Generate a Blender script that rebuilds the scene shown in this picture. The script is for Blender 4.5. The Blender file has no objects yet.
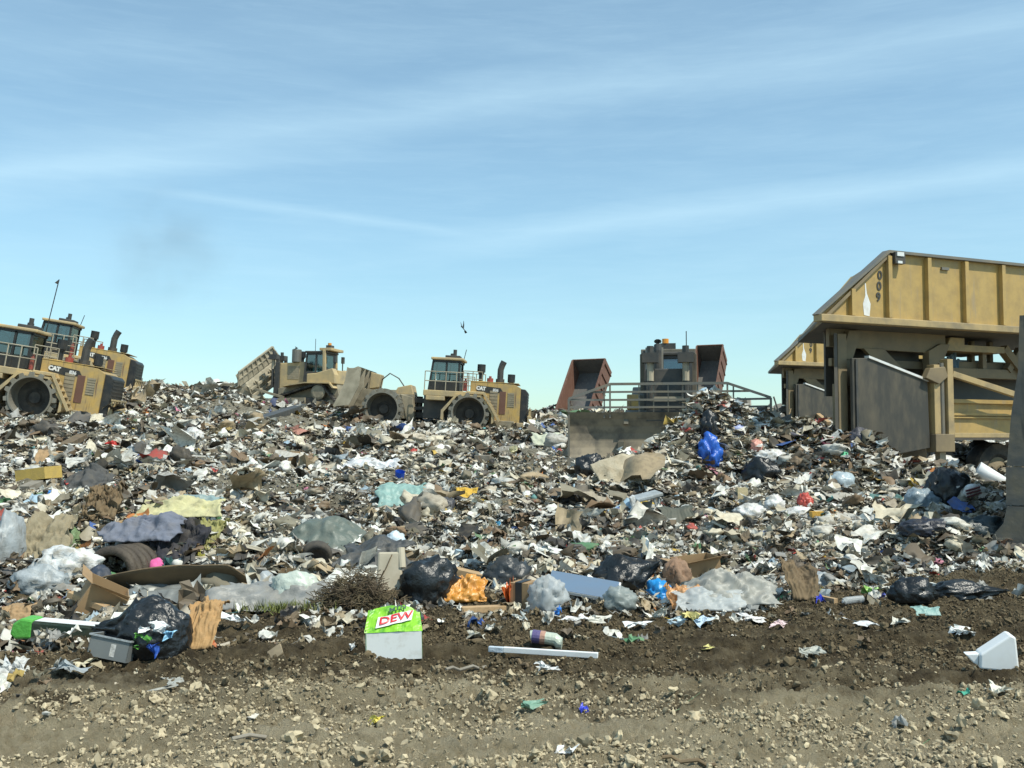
import bpy, bmesh, math, random
import numpy as np
from mathutils import Vector, Matrix, noise as mnoise

random.seed(7)
rng = np.random.default_rng(11)
R = math.radians
sc = bpy.context.scene
COL = sc.collection

# ------------------------------------------------------------------ camera
F = 1000.0
PITCH = math.atan(0.056)
CAM = Vector((0, 0, 1.7))
cd = bpy.data.cameras.new('camera')
cd.sensor_width = 36
cd.lens = F / 1024 * 36
cd.clip_start = 0.05
cd.clip_end = 20000
cam = bpy.data.objects.new('camera', cd)
COL.objects.link(cam)
cam.location = CAM
cam.rotation_euler = (R(90) + PITCH, 0, 0)
sc.camera = cam


def dirv(px, row):
    cx = (px - 512) / F
    cy = (384 - row) / F
    return Vector((cx, math.cos(PITCH) - cy * math.sin(PITCH), math.sin(PITCH) + cy * math.cos(PITCH)))


def at(px, row, Y):
    v = dirv(px, row)
    return CAM + v * (Y / v.y)


# ------------------------------------------------------------------ helpers
def tag(o, label=None, cat=None, group=None, kind=None):
    if label: o['label'] = label
    if cat: o['category'] = cat
    if group: o['group'] = group
    if kind: o['kind'] = kind
    return o


def empty(name, loc=(0, 0, 0), rot=(0, 0, 0)):
    o = bpy.data.objects.new(name, None)
    o.empty_display_size = 0.3
    COL.objects.link(o)
    o.location = loc
    o.rotation_euler = rot
    return o


def copy_tree(o, parent=None):
    c = o.copy()
    COL.objects.link(c)
    if parent is not None:
        c.parent = parent
    for ch in list(o.children):
        copy_tree(ch, c)
    return c


class MB:
    """collects shapes and links them as one mesh object"""

    def __init__(self):
        self.v = []
        self.f = []

    def add(self, vs, fs):
        n = len(self.v)
        self.v += [tuple(p) for p in vs]
        self.f += [tuple(i + n for i in f) for f in fs]
        return self

    def box(self, x0, x1, y0, y1, z0, z1):
        vs = [(x, y, z) for z in (z0, z1) for y in (y0, y1) for x in (x0, x1)]
        return self.add(vs, [(0, 2, 3, 1), (4, 5, 7, 6), (0, 1, 5, 4), (2, 6, 7, 3), (0, 4, 6, 2), (1, 3, 7, 5)])

    def prism(self, prof, y0, y1, y0b=None, y1b=None):
        """profile in x,z pushed along y"""
        n = len(prof)
        area = sum(prof[i][0] * prof[(i + 1) % n][1] - prof[(i + 1) % n][0] * prof[i][1] for i in range(n))
        if area < 0: prof = prof[::-1]
        vs = [(x, y0, z) for x, z in prof] + [(x, y1, z) for x, z in prof]
        fs = [tuple(range(n)), tuple(range(2 * n - 1, n - 1, -1))]
        for i in range(n):
            j = (i + 1) % n
            fs.append((i, i + n, j + n, j))
        return self.add(vs, fs)

    def bar(self, p0, p1, w, h=None, up=(0, 0, 1)):
        h = h or w
        p0 = Vector(p0); p1 = Vector(p1)
        d = (p1 - p0).normalized()
        u = Vector(up)
        if abs(d.dot(u)) > .98: u = Vector((1, 0, 0))
        s = d.cross(u).normalized()
        t = s.cross(d).normalized()
        vs = []
        for p in (p0, p1):
            for a, b in ((-1, -1), (1, -1), (1, 1), (-1, 1)):
                vs.append(p + s * (a * w / 2) + t * (b * h / 2))
        return self.add(vs, [(3, 2, 1, 0), (4, 5, 6, 7), (0, 1, 5, 4), (1, 2, 6, 5), (2, 3, 7, 6), (3, 0, 4, 7)])

    def tube(self, pts, r, n=8, r1=None, caps=True):
        pts = [Vector(p) for p in pts]
        m = len(pts)
        vs = []
        for i, p in enumerate(pts):
            d = (pts[min(i + 1, m - 1)] - pts[max(i - 1, 0)]).normalized()
            u = Vector((0, 0, 1)) if abs(d.z) < .9 else Vector((1, 0, 0))
            s = d.cross(u).normalized()
            t = s.cross(d)
            rr = r if r1 is None else r + (r1 - r) * i / (m - 1)
            for k in range(n):
                a = 2 * math.pi * k / n
                vs.append(p + s * (rr * math.cos(a)) + t * (rr * math.sin(a)))
        fs = []
        for i in range(m - 1):
            for k in range(n):
                k2 = (k + 1) % n
                fs.append((i * n + k, i * n + k2, (i + 1) * n + k2, (i + 1) * n + k))
        if caps:
            fs.append(tuple(range(n - 1, -1, -1)))
            fs.append(tuple(range((m - 1) * n, m * n)))
        return self.add(vs, fs)

    def lathe_y(self, prof, cx, cz, n=28):
        """profile (r, y) turned round a y axis through cx, cz"""
        m = len(prof)
        vs = []
        for r, y in prof:
            for k in range(n):
                a = 2 * math.pi * k / n
                vs.append((cx + r * math.cos(a), y, cz + r * math.sin(a)))
        fs = []
        for i in range(m - 1):
            for k in range(n):
                k2 = (k + 1) % n
                fs.append((i * n + k, i * n + k2, (i + 1) * n + k2, (i + 1) * n + k))
        return self.add(vs, fs)

    def build(self, name, mat=None, parent=None, smooth=False, bevel=0, warp=0, seed=0):
        me = bpy.data.meshes.new(name)
        vs = self.v
        if warp:
            vs = [tuple(Vector(p) + mnoise.noise_vector(Vector(p) * 1.7 + Vector((seed, 0, 0))) * warp) for p in vs]
        me.from_pydata(vs, [], self.f)
        me.update()
        if smooth:
            me.polygons.foreach_set('use_smooth', [True] * len(me.polygons))
        o = bpy.data.objects.new(name, me)
        COL.objects.link(o)
        if mat: me.materials.append(mat)
        if parent is not None: o.parent = parent
        if bevel:
            b = o.modifiers.new('bevel', 'BEVEL')
            b.width = bevel; b.segments = 2; b.limit_method = 'ANGLE'; b.angle_limit = R(40)
        return o


def text_mesh(s, size, depth=.004, bold=0.0, shear=0.0):
    """letters in the x,z plane, facing -y, as raw verts and faces"""
    cu = bpy.data.curves.new('letters', 'FONT')
    cu.body = s; cu.size = size; cu.extrude = depth; cu.offset = bold; cu.shear = shear
    cu.align_x = 'CENTER'; cu.align_y = 'CENTER'; cu.resolution_u = 3
    ob = bpy.data.objects.new('letters', cu)
    COL.objects.link(ob)
    dg = bpy.context.evaluated_depsgraph_get()
    me = bpy.data.meshes.new_from_object(ob.evaluated_get(dg))
    vs = [(v.co.x, -v.co.z, v.co.y) for v in me.vertices]
    fs = [tuple(p.vertices) for p in me.polygons]
    bpy.data.objects.remove(ob)
    bpy.data.curves.remove(cu)
    bpy.data.meshes.remove(me)
    return vs, fs


# ------------------------------------------------------------------ materials
def newmat(name):
    m = bpy.data.materials.new(name)
    m.use_nodes = True
    nt = m.node_tree
    b = nt.nodes['Principled BSDF']
    return m, nt, b


def nd(nt, t, **k):
    n = nt.nodes.new(t)
    for a, v in k.items():
        if a in n.inputs.keys() if isinstance(a, str) and not hasattr(n, a) else False:
            n.inputs[a].default_value = v
        else:
            setattr(n, a, v)
    return n


def noise_fac(nt, scale, lo, hi, detail=5, stretch=None, rough=.6):
    tc = nt.nodes.new('ShaderNodeTexCoord')
    src = tc.outputs['Object']
    if stretch:
        mp = nt.nodes.new('ShaderNodeMapping')
        mp.inputs['Scale'].default_value = stretch
        nt.links.new(src, mp.inputs[0]); src = mp.outputs[0]
    n = nt.nodes.new('ShaderNodeTexNoise')
    n.inputs['Scale'].default_value = scale
    n.inputs['Detail'].default_value = detail
    n.inputs['Roughness'].default_value = rough
    nt.links.new(src, n.inputs['Vector'])
    r = nt.nodes.new('ShaderNodeMapRange')
    r.inputs['From Min'].default_value = lo
    r.inputs['From Max'].default_value = hi
    nt.links.new(n.outputs['Fac'], r.inputs['Value'])
    return r.outputs[0], n


def mixc(nt, fac, a, b, mode='MIX'):
    m = nt.nodes.new('ShaderNodeMix')
    m.data_type = 'RGBA'; m.blend_type = mode
    for s, v in ((0, fac), (6, a), (7, b)):
        if hasattr(v, 'is_output'): nt.links.new(v, m.inputs[s])
        elif s == 0: m.inputs[s].default_value = v
        else: m.inputs[s].default_value = (*v, 1) if len(v) == 3 else v
    return m.outputs[2]


def mat(name, col, rough=.6, metal=0, dirt=None, amt=.6, dscale=1.5, bump=0, bscale=20, streak=None, stretch=None, spec=.5, cover=(.42, .68)):
    m, nt, b = newmat(name)
    c = col
    if dirt:
        f, _ = noise_fac(nt, dscale, cover[0], cover[1], stretch=stretch)
        mu = nt.nodes.new('ShaderNodeMath'); mu.operation = 'MULTIPLY'; mu.inputs[1].default_value = amt
        nt.links.new(f, mu.inputs[0])
        c = mixc(nt, mu.outputs[0], c, dirt)
    if streak:
        f, _ = noise_fac(nt, 2.5, .55, .72, stretch=(3, 3, .35))
        c = mixc(nt, f, c, streak)
    if hasattr(c, 'is_output'): nt.links.new(c, b.inputs['Base Color'])
    else: b.inputs['Base Color'].default_value = (*c, 1)
    b.inputs['Roughness'].default_value = rough
    b.inputs['Metallic'].default_value = metal
    b.inputs['Specular IOR Level'].default_value = spec
    if bump:
        n = nt.nodes.new('ShaderNodeTexNoise')
        n.inputs['Scale'].default_value = bscale; n.inputs['Detail'].default_value = 6
        tc = nt.nodes.new('ShaderNodeTexCoord')
        nt.links.new(tc.outputs['Object'], n.inputs['Vector'])
        bp = nt.nodes.new('ShaderNodeBump'); bp.inputs['Strength'].default_value = bump; bp.inputs['Distance'].default_value = .05
        nt.links.new(n.outputs['Fac'], bp.inputs['Height'])
        nt.links.new(bp.outputs[0], b.inputs['Normal'])
    return m


DUST = (.26, .21, .14)
M = {}
M['yellow'] = mat('machine yellow paint', (.53, .345, .10), .5, dirt=(.36, .27, .14), amt=.85, dscale=1.4, streak=(.17, .11, .07), cover=(.4, .62))
M['tan'] = mat('dusty machine paint', (.52, .385, .19), .65, dirt=(.3, .25, .17), amt=.85, dscale=1.1)
M['dusty'] = mat('dusty grey tan steel', (.33, .28, .19), .75, dirt=(.16, .14, .1), amt=.8, dscale=1.4)
M['pale_dust'] = mat('pale dusty steel', (.42, .37, .27), .75, dirt=(.2, .175, .12), amt=.7, dscale=1.6)
M['steel'] = mat('worn grey steel', (.17, .165, .145), .5, metal=.25, dirt=(.26, .21, .14), amt=.8, dscale=1.2)
M['edge_steel'] = mat('dark rough blade steel', (.10, .10, .092), .6, metal=.15, dirt=(.2, .165, .11), amt=.75, dscale=2.2, cover=(.42, .66), streak=(.05, .048, .042), bump=.2, bscale=6)
M['dark_steel'] = mat('dark steel', (.045, .047, .045), .55, dirt=(.12, .1, .075), amt=.6, dscale=2)
M['black'] = mat('black painted steel', (.018, .02, .021), .5, dirt=(.07, .06, .045), amt=.5, dscale=3)
M['rubber'] = mat('dusty rubber', (.03, .029, .027), .8, dirt=(.16, .13, .09), amt=.7, dscale=3)
M['hub'] = mat('dark hub steel', (.04, .037, .033), .7, dirt=(.14, .12, .09), amt=.5, dscale=3)
M['drum'] = mat('polished drum steel', (.24, .225, .185), .55, metal=.2, dirt=(.2, .17, .12), amt=.8, dscale=2)
M['red'] = mat('faded red paint', (.30, .055, .04), .5, dirt=(.3, .15, .1), amt=.5)
M['rust'] = mat('rusty red oxide panel', (.15, .075, .05), .7, dirt=(.13, .06, .04), amt=.7, dscale=2, streak=(.25, .14, .1))
M['bedin'] = mat('worn bed steel', (.13, .125, .115), .6, dirt=(.07, .06, .055), amt=.7, dscale=.8, streak=(.2, .18, .15))
M['white'] = mat('white paint', (.75, .76, .74), .5, dirt=(.45, .4, .32), amt=.4, dscale=6)
M['orange_lens'] = mat('amber beacon lens', (.75, .3, .04), .3)
M['lamp_glass'] = mat('lamp glass', (.7, .72, .7), .15)
M['green_vest'] = mat('bright green vest', (.22, .62, .12), .7)
M['skin'] = mat('skin', (.42, .25, .17), .6)
M['hair'] = mat('dark hair', (.03, .02, .015), .7)
M['trousers'] = mat('dark trousers', (.03, .035, .06), .8)
M['tub'] = mat('ochre weathered panel', (.47, .32, .11), .5, dirt=(.27, .19, .085), amt=.6, dscale=2.6, streak=(.36, .27, .15), cover=(.42, .7), bump=.12, bscale=3.5)
M['tub_trim'] = mat('ochre weathered trim', (.44, .32, .15), .55, dirt=(.2, .165, .11), amt=.75, dscale=2.0)
M['tub_frame'] = mat('shade brown weathered frame', (.25, .19, .105), .65, dirt=(.15, .12, .08), amt=.8, dscale=1.2)  # base darkened to stand for shade under the hopper overhang
M['tub_dark'] = mat('dark scuffed plate', (.055, .053, .045), .6, metal=.1, dirt=(.15, .125, .085), amt=.8, dscale=1.6, stretch=(1.6, 1.6, .6), cover=(.45, .75))
M['tub_in'] = mat('shade dark inner plate', (.08, .075, .065), .6, dirt=(.14, .12, .09), amt=.6)  # dark base puts the shade below the hopper into the colour
M['glass'] = None
m, nt, b = newmat('tinted cab glass')
tr = nt.nodes.new('ShaderNodeBsdfTransparent'); tr.inputs[0].default_value = (.34, .44, .45, 1)
gl = nt.nodes.new('ShaderNodeBsdfGlossy'); gl.inputs['Roughness'].default_value = .05; gl.inputs[0].default_value = (.9, .95, .95, 1)
mx = nt.nodes.new('ShaderNodeMixShader'); mx.inputs[0].default_value = .16
nt.links.new(tr.outputs[0], mx.inputs[1]); nt.links.new(gl.outputs[0], mx.inputs[2])
nt.links.new(mx.outputs[0], nt.nodes['Material Output'].inputs['Surface'])
M['glass'] = m

# litter and belongings
M['bag_black'] = mat('black bin liner plastic', (.012, .014, .015), .33, spec=.6, bump=.25, bscale=35)
M['bag_white'] = mat('white bag plastic', (.66, .67, .66), .45, dirt=(.33, .29, .22), amt=.85, dscale=7, bump=.3, bscale=30)
M['bag_grey'] = mat('grey bag plastic', (.34, .37, .38), .45, dirt=(.2, .19, .16), amt=.6, dscale=5, bump=.25, bscale=30)
M['cardboard'] = mat('brown cardboard', (.36, .235, .12), .85, dirt=(.22, .15, .085), amt=.6, dscale=4)
M['cardboard_dark'] = mat('dark brown cardboard', (.17, .12, .065), .85, dirt=(.09, .065, .04), amt=.7, dscale=3)  # darker copy of the cardboard; carries the shade on the wavy sheet
M['beige'] = mat('beige padded board', (.50, .44, .33), .8, dirt=(.34, .29, .2), amt=.7, dscale=3)
M['wood'] = mat('pale split wood', (.47, .32, .17), .8, dirt=(.3, .2, .11), amt=.7, dscale=5, stretch=(1, 8, 8))
M['wood_grey'] = mat('weathered grey wood', (.26, .235, .19), .85, dirt=(.14, .12, .09), amt=.7, dscale=4)
M['mattress'] = mat('stained mattress cloth', (.44, .38, .27), .9, dirt=(.22, .17, .1), amt=.8, dscale=3, bump=.3, bscale=25)
M['twig'] = mat('dry brown twigs', (.09, .065, .04), .9, dirt=(.17, .14, .07), amt=.6, dscale=6)
M['foam'] = mat('white foam board', (.82, .83, .82), .55, dirt=(.6, .56, .48), amt=.3, dscale=5)


def cm(name, col, rough=.6, amt=.5, k=.5, bump=.2):
    """a coloured cloth or film soiled with landfill dirt"""
    if name not in M:
        d = tuple(c * k + dd * (1 - k) * .7 for c, dd in zip(col, DUST))
        M[name] = mat(name, col, rough, dirt=d, amt=amt, dscale=5, bump=bump, bscale=28)
    return M[name]


def film(name, col, alpha):
    """a see-through plastic film"""
    m, nt, b = newmat(name)
    f, _ = noise_fac(nt, 6, .3, .7)
    c = mixc(nt, f, col, tuple(x * .7 for x in col))
    nt.links.new(c, b.inputs['Base Color'])
    b.inputs['Roughness'].default_value = .5
    r = nt.nodes.new('ShaderNodeMapRange')
    r.inputs['To Min'].default_value = alpha - .15; r.inputs['To Max'].default_value = min(1, alpha + .15)
    nt.links.new(f, r.inputs['Value'])
    nt.links.new(r.outputs[0], b.inputs['Alpha'])
    M[name] = m
    return m


film('clear film', (.62, .65, .64), .55)
film('milky sheeting', (.46, .45, .40), .75)
film('teal film', (.33, .52, .47), .8)
film('grey film', (.25, .265, .255), .82)
# ------------------------------------------------------------------ terrain
_tab = rng.random((256, 256))


def vn(x, y, s=0):
    x = np.asarray(x, float) + s * 17.31
    y = np.asarray(y, float) + s * 9.73
    xi = np.floor(x).astype(np.int64); yi = np.floor(y).astype(np.int64)
    fx = x - xi; fy = y - yi
    fx = fx * fx * (3 - 2 * fx); fy = fy * fy * (3 - 2 * fy)
    a = _tab[xi & 255, yi & 255]; b_ = _tab[(xi + 1) & 255, yi & 255]
    c = _tab[xi & 255, (yi + 1) & 255]; d = _tab[(xi + 1) & 255, (yi + 1) & 255]
    return (a * (1 - fx) + b_ * fx) * (1 - fy) + (c * (1 - fx) + d * fx) * fy - .5


US = np.array([-500, -100, 0, 128, 220, 256, 340, 430, 512, 560, 640, 768, 860, 1024, 1150, 1500], float)
DS = np.array([0, 5, 8, 10, 11, 13, 15, 20, 27, 35, 45, 55, 70, 100, 250, 1000, 9000], float)
# image rows of the slope at depths 11 13 15 20 27 35 45 55 70 (None: level ground)
ROWS = [
    [598, 560, 528, 492, 462, 437, 413, 398, 396],
    [598, 560, 528, 492, 462, 437, 413, 398, 396],
    [598, 560, 528, 492, 462, 437, 413, 396, 394],
    [596, 557, 528, 494, 462, 436, 413, 390, 392],
    [595, 557, 532, 498, 464, 437, 414, 391, 396],
    [594, 558, 535, 500, 465, 440, 420, 405, 407],
    [594, 560, 538, 503, 472, 448, 432, 419, 412],
    [594, 562, 540, 505, 476, 452, 437, 428, 416],
    [594, 563, 540, 505, 476, 453, 439, 429, 421],
    [594, 563, 540, 503, 473, 450, 434, 423, 417],
    [594, 563, 540, 501, 467, 444, 430, 420, 418],
    [594, 565, 542, 502, 461, 436, 422, 417, 416],
    [594, 566, 545, 500, 457, 438, 426, 421, 419],
    [594, 568, 550, 512, 470, 450, 436, 426, 422],
    [594, 568, 552, 515, 476, 455, 440, 430, 425],
    [594, 568, 552, 515, 476, 455, 440, 430, 425]]
ZT = []
for rw in ROWS:
    z = [0, 0, 0, 0]
    for r_, d_ in zip(rw, DS[4:13]):
        z.append(at(512, r_, d_).z)
    z[4] = max(0, z[4])
    z += [z[-1] - .9, .4, -1.2, -6.0]
    ZT.append(z)
ZT = np.array(ZT)
# dense litter starts at this depth for each image column
EDGE_U = np.array([-500, 0, 128, 256, 400, 512, 640, 768, 900, 1024, 1500], float)
EDGE_D = np.array([8.2, 8.2, 9.1, 9.7, 10.1, 10.3, 10.4, 10.9, 11.8, 12.8, 13.2])


def base_h(x, y):
    x = np.asarray(x, float); y = np.asarray(y, float)
    d = np.clip(y, 0, 9000)
    u = np.clip(512 + 1000 * x / np.maximum(y, 3), -500, 1500)
    k = np.clip(np.searchsorted(US, u) - 1, 0, len(US) - 2)
    t = (u - US[k]) / (US[k + 1] - US[k])
    t = t * t * (3 - 2 * t)
    z = np.zeros_like(d)
    cols = np.array([np.interp(d.ravel(), DS, ZT[i]) for i in range(len(US))]).reshape((len(US),) + d.shape)
    idx = np.indices(d.shape)
    z = cols[(k, *idx)] * (1 - t) + cols[(k + 1, *idx)] * t
    return z


def litter_amount(x, y):
    u = np.clip(512 + 1000 * x / np.maximum(y, 3), -500, 1500)
    e = np.interp(u, EDGE_U, EDGE_D) + 1.4 * vn(x * .7, y * .7, 3) + .8 * vn(x * 2.3, y * 2.3, 13)
    return np.clip((y - e) / .8, 0, 1)


MOUNDS = [  # x, y, sx, sy, height
    (4.9, 25.1, 1.15, 1.0, 1.5), (6.5, 25.3, 1.25, 1.2, 1.0), (3.9, 24.2, .9, .9, .45), (2.6, 24.2, .8, .8, .3),
    (8.4, 23.6, .9, .8, .35), (9.0, 21.2, 1.0, .9, .3),
    (-5.0, 13.4, 1.2, .9, .5), (8.1, 24.3, 1.1, .8, .55), (9.4, 20.9, 1.6, .9, .35), (7.4, 21.6, 1.3, .9, .3), (-4.6, 16.5, 1.3, .9, .3), (6.3, 14.6, .9, .7, .35), (8.0, 18.0, 1.2, 1.0, .3)]


def H(x, y):
    x = np.asarray(x, float); y = np.asarray(y, float)
    z = base_h(x, y)
    for mx_, my_, sx, sy, h in MOUNDS:
        z = z + h * np.exp(-((x - mx_) / sx) ** 2 - ((y - my_) / sy) ** 2)
    la = litter_amount(x, y)
    near = np.exp(-np.maximum(np.hypot(x, y) - 60, 0) / 60)
    dirt = .10 * vn(x * .8, y * 1.1, 1) + .08 * vn(x * 2.3, y * 3.2, 2) + .06 * vn(x * 6, y * 8, 4) + .085 * np.abs(vn(x * 11, y * 13, 5)) + .05 * np.abs(vn(x * 25, y * 27, 6)) + .03 * vn(x * 52, y * 52, 12)
    yr = 6.35 + .25 * np.sin(x * .35 + 1) + .08 * x
    yr2 = 7.9 + .2 * np.sin(x * .4) + .06 * x
    for yq in (yr, yr2):
        g_ = np.exp(-((y - yq) / .17) ** 4)
        dirt = dirt * (1 - .2 * g_) + g_ * (-.045 + .022 * np.sign(np.sin(x * 38 + (y - yq) * 20))) + .035 * np.exp(-((np.abs(y - yq) - .26) / .08) ** 2)
    trash = .42 * vn(x * .35, y * .35, 7) + .30 * vn(x * .9, y * .9, 8) + .2 * vn(x * 2.2, y * 2.2, 9) + .08 * vn(x * 6, y * 6, 10)
    return z + near * (dirt * (1 - la) + trash * la)


def Hs(x, y):
    return float(H(np.array([x]), np.array([y]))[0])


_dd = np.concatenate([np.arange(4.6, 20, .01), np.arange(20, 110, .04)])


def hit(px, row):
    """where the sight line of a photo point meets the slope"""
    v = dirv(px, row)
    x = v.x / v.y * _dd; z = CAM.z + v.z / v.y * _dd
    g = H(x, _dd)
    k = np.nonzero(z <= g)[0]
    i = k[0] if len(k) else len(_dd) - 1
    return Vector((x[i], _dd[i], g[i]))


ang_f = np.arctan((np.arange(-60, 1086, 1.7) - 512) / 1000)
side = np.linspace(ang_f[-1], math.pi, 70)[1:]
ang = np.concatenate([-side[::-1][:], ang_f, side[:-1]])
rr = [1.0, 1.6, 2.3, 3.0, 3.6, 4.1, 4.5]
while rr[-1] < 16: rr.append(rr[-1] * 1.0042)
while rr[-1] < 85: rr.append(rr[-1] * 1.008)
while rr[-1] < 9000: rr.append(rr[-1] * 1.1)
rr = np.array(rr)
A, RR = np.meshgrid(ang, rr)
GX = RR * np.sin(A); GY = RR * np.cos(A)
GZ = H(GX, GY)
nr, na = GX.shape
verts = np.stack([GX, GY, GZ], -1).reshape(-1, 3)
ii, jj = np.meshgrid(np.arange(nr - 1), np.arange(na), indexing='ij')
j2 = (jj + 1) % na
quads = np.stack([ii * na + jj, ii * na + j2, (ii + 1) * na + j2, (ii + 1) * na + jj], -1).reshape(-1, 4)[:, ::-1]
verts = np.vstack([verts, [[0, 0, float(GZ[0].mean())]]])
ctr = len(verts) - 1


def np_mesh(name, verts, faces, mat=None, tint=None, smooth=False):
    """faces: list of int arrays, each (n, k)"""
    me = bpy.data.meshes.new(name)
    me.vertices.add(len(verts))
    me.vertices.foreach_set('co', np.ascontiguousarray(verts, np.float32).ravel())
    loops = np.concatenate([f.ravel() for f in faces]).astype(np.int32)
    sizes = np.concatenate([np.full(len(f), f.shape[1], np.int32) for f in faces])
    starts = np.concatenate([[0], np.cumsum(sizes)[:-1]]).astype(np.int32)
    me.loops.add(len(loops)); me.loops.foreach_set('vertex_index', loops)
    me.polygons.add(len(sizes))
    me.polygons.foreach_set('loop_start', starts)
    me.polygons.foreach_set('use_smooth', np.full(len(sizes), bool(smooth)) if isinstance(smooth, bool) else smooth)
    if tint is not None:
        at_ = me.attributes.new('tint', 'FLOAT_COLOR', 'POINT')
        at_.data.foreach_set('color', np.ascontiguousarray(np.hstack([tint, np.ones((len(tint), 1))]), np.float32).ravel())
    me.update(calc_edges=True)
    me.validate()
    o = bpy.data.objects.new(name, me)
    COL.objects.link(o)
    if mat: me.materials.append(mat)
    return o


tri0 = np.stack([np.full(na, ctr), np.arange(na), (np.arange(na) + 1) % na], -1)[:, ::-1]

m, nt, b = newmat('landfill soil')
geo = nt.nodes.new('ShaderNodeNewGeometry')


def gnoise(scale, detail=6, rough=.6, stretch=None):
    src = geo.outputs['Position']
    if stretch:
        mp = nt.nodes.new('ShaderNodeMapping'); mp.inputs['Scale'].default_value = stretch
        nt.links.new(src, mp.inputs[0]); src = mp.outputs[0]
    n = nt.nodes.new('ShaderNodeTexNoise')
    n.inputs['Scale'].default_value = scale; n.inputs['Detail'].default_value = detail; n.inputs['Roughness'].default_value = rough
    nt.links.new(src, n.inputs['Vector'])
    return n.outputs['Fac']


def mrange(src, a, b_, c=0, d=1):
    r = nt.nodes.new('ShaderNodeMapRange')
    for k, v in zip(('From Min', 'From Max', 'To Min', 'To Max'), (a, b_, c, d)): r.inputs[k].default_value = v
    nt.links.new(src, r.inputs['Value'])
    return r.outputs[0]


def madd(a, b_, op='ADD'):
    n = nt.nodes.new('ShaderNodeMath'); n.operation = op
    for i, v in enumerate((a, b_)):
        if hasattr(v, 'is_output'): nt.links.new(v, n.inputs[i])
        else: n.inputs[i].default_value = v
    return n.outputs[0]


sx = nt.nodes.new('ShaderNodeSeparateXYZ'); nt.links.new(geo.outputs['Position'], sx.inputs[0])
# dry pale soil along the drive lane, moist dark soil where the waste is worked in
yy = madd(sx.outputs[1], madd(mrange(gnoise(.9, 4, .6, (.5, 1.4, 1)), 0, 1, -1, 1), 2.2, 'MULTIPLY'))
yy = madd(yy, madd(mrange(gnoise(4.5, 6, .7), 0, 1, -1, 1), 1.0, 'MULTIPLY'))
moist = mrange(yy, 6.35, 7.2)
fine = gnoise(9, 8, .7)
dry = mixc(nt, mrange(fine, .35, .65), (.40, .33, .205), (.63, .535, .355))
wet = mixc(nt, mrange(gnoise(5, 8, .72), .38, .64), (.07, .052, .029), (.24, .188, .11))
dusty = mrange(gnoise(.8, 5, .65, (.6, 2.0, 1)), .5, .62)
dry = mixc(nt, madd(dusty, .6, 'MULTIPLY'), dry, (.62, .53, .36))
soil = mixc(nt, moist, dry, wet)
patch = mrange(gnoise(1.6, 6, .65, (.45, 1.3, 1)), .56, .66)
soil = mixc(nt, madd(patch, .45, 'MULTIPLY'), soil, (.16, .128, .08))
pale = mrange(gnoise(2.3, 6, .65, (.5, 1.2, 1)), .6, .7)
soil = mixc(nt, madd(pale, .55, 'MULTIPLY'), soil, (.38, .335, .235))
worked = mrange(madd(sx.outputs[1], madd(mrange(gnoise(.7, 3), 0, 1, -1, 1), 1.2, 'MULTIPLY')), 11.5, 14)
soil = mixc(nt, worked, soil, mixc(nt, mrange(gnoise(6, 7, .7), .35, .65), (.14, .122, .085), (.38, .35, .27)))
crumb = madd(mrange(gnoise(38, 5, .75), .38, .62), mrange(gnoise(90, 4, .7), .35, .65), 'MULTIPLY')
soil = mixc(nt, mrange(crumb, .0, .5, .2, 0), soil, mixc(nt, .55, soil, (.04, .032, .02)))
nt.links.new(soil, b.inputs['Base Color'])
b.inputs['Roughness'].default_value = .95
b.inputs['Specular IOR Level'].default_value = .2
bp = nt.nodes.new('ShaderNodeBump'); bp.inputs['Strength'].default_value = 1.0; bp.inputs['Distance'].default_value = .05
nt.links.new(madd(gnoise(40, 6, .7), gnoise(130, 4, .7)), bp.inputs['Height'])
nt.links.new(bp.outputs[0], b.inputs['Normal'])
M['soil'] = m
ground = np_mesh('ground', verts, [quads, tri0], M['soil'], smooth=True)
tag(ground, kind='structure')

# ------------------------------------------------------------------ sky and sun
SUN_AZ = math.atan2(.80, -.60)     # clockwise from +y
SUN_EL = R(56)
w = bpy.data.worlds.new('World')
sc.world = w
w.use_nodes = True
nt = w.node_tree
bg = nt.nodes['Background']
bg.inputs['Strength'].default_value = .145
sky = nt.nodes.new('ShaderNodeTexSky')
sky.sky_type = 'NISHITA'; sky.sun_disc = False
sky.sun_elevation = SUN_EL; sky.sun_rotation = SUN_AZ
sky.altitude = 200; sky.air_density = 1.0; sky.dust_density = .45; sky.ozone_density = 1.4
tc = nt.nodes.new('ShaderNodeTexCoord')
vec = tc.outputs['Generated']
sep = nt.nodes.new('ShaderNodeSeparateXYZ'); nt.links.new(vec, sep.inputs[0])


def wdot(n):
    d = nt.nodes.new('ShaderNodeVectorMath'); d.operation = 'DOT_PRODUCT'
    nt.links.new(vec, d.inputs[0]); d.inputs[1].default_value = n
    return d.outputs['Value']


def wnoise(scale, stretch, detail=5, rough=.6, dist=0.0):
    mp = nt.nodes.new('ShaderNodeMapping'); mp.inputs['Scale'].default_value = stretch
    nt.links.new(vec, mp.inputs[0])
    n = nt.nodes.new('ShaderNodeTexNoise'); n.inputs['Scale'].default_value = scale
    n.inputs['Detail'].default_value = detail; n.inputs['Roughness'].default_value = rough; n.inputs['Distortion'].default_value = dist
    nt.links.new(mp.outputs[0], n.inputs['Vector'])
    return n.outputs['Fac']


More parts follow.
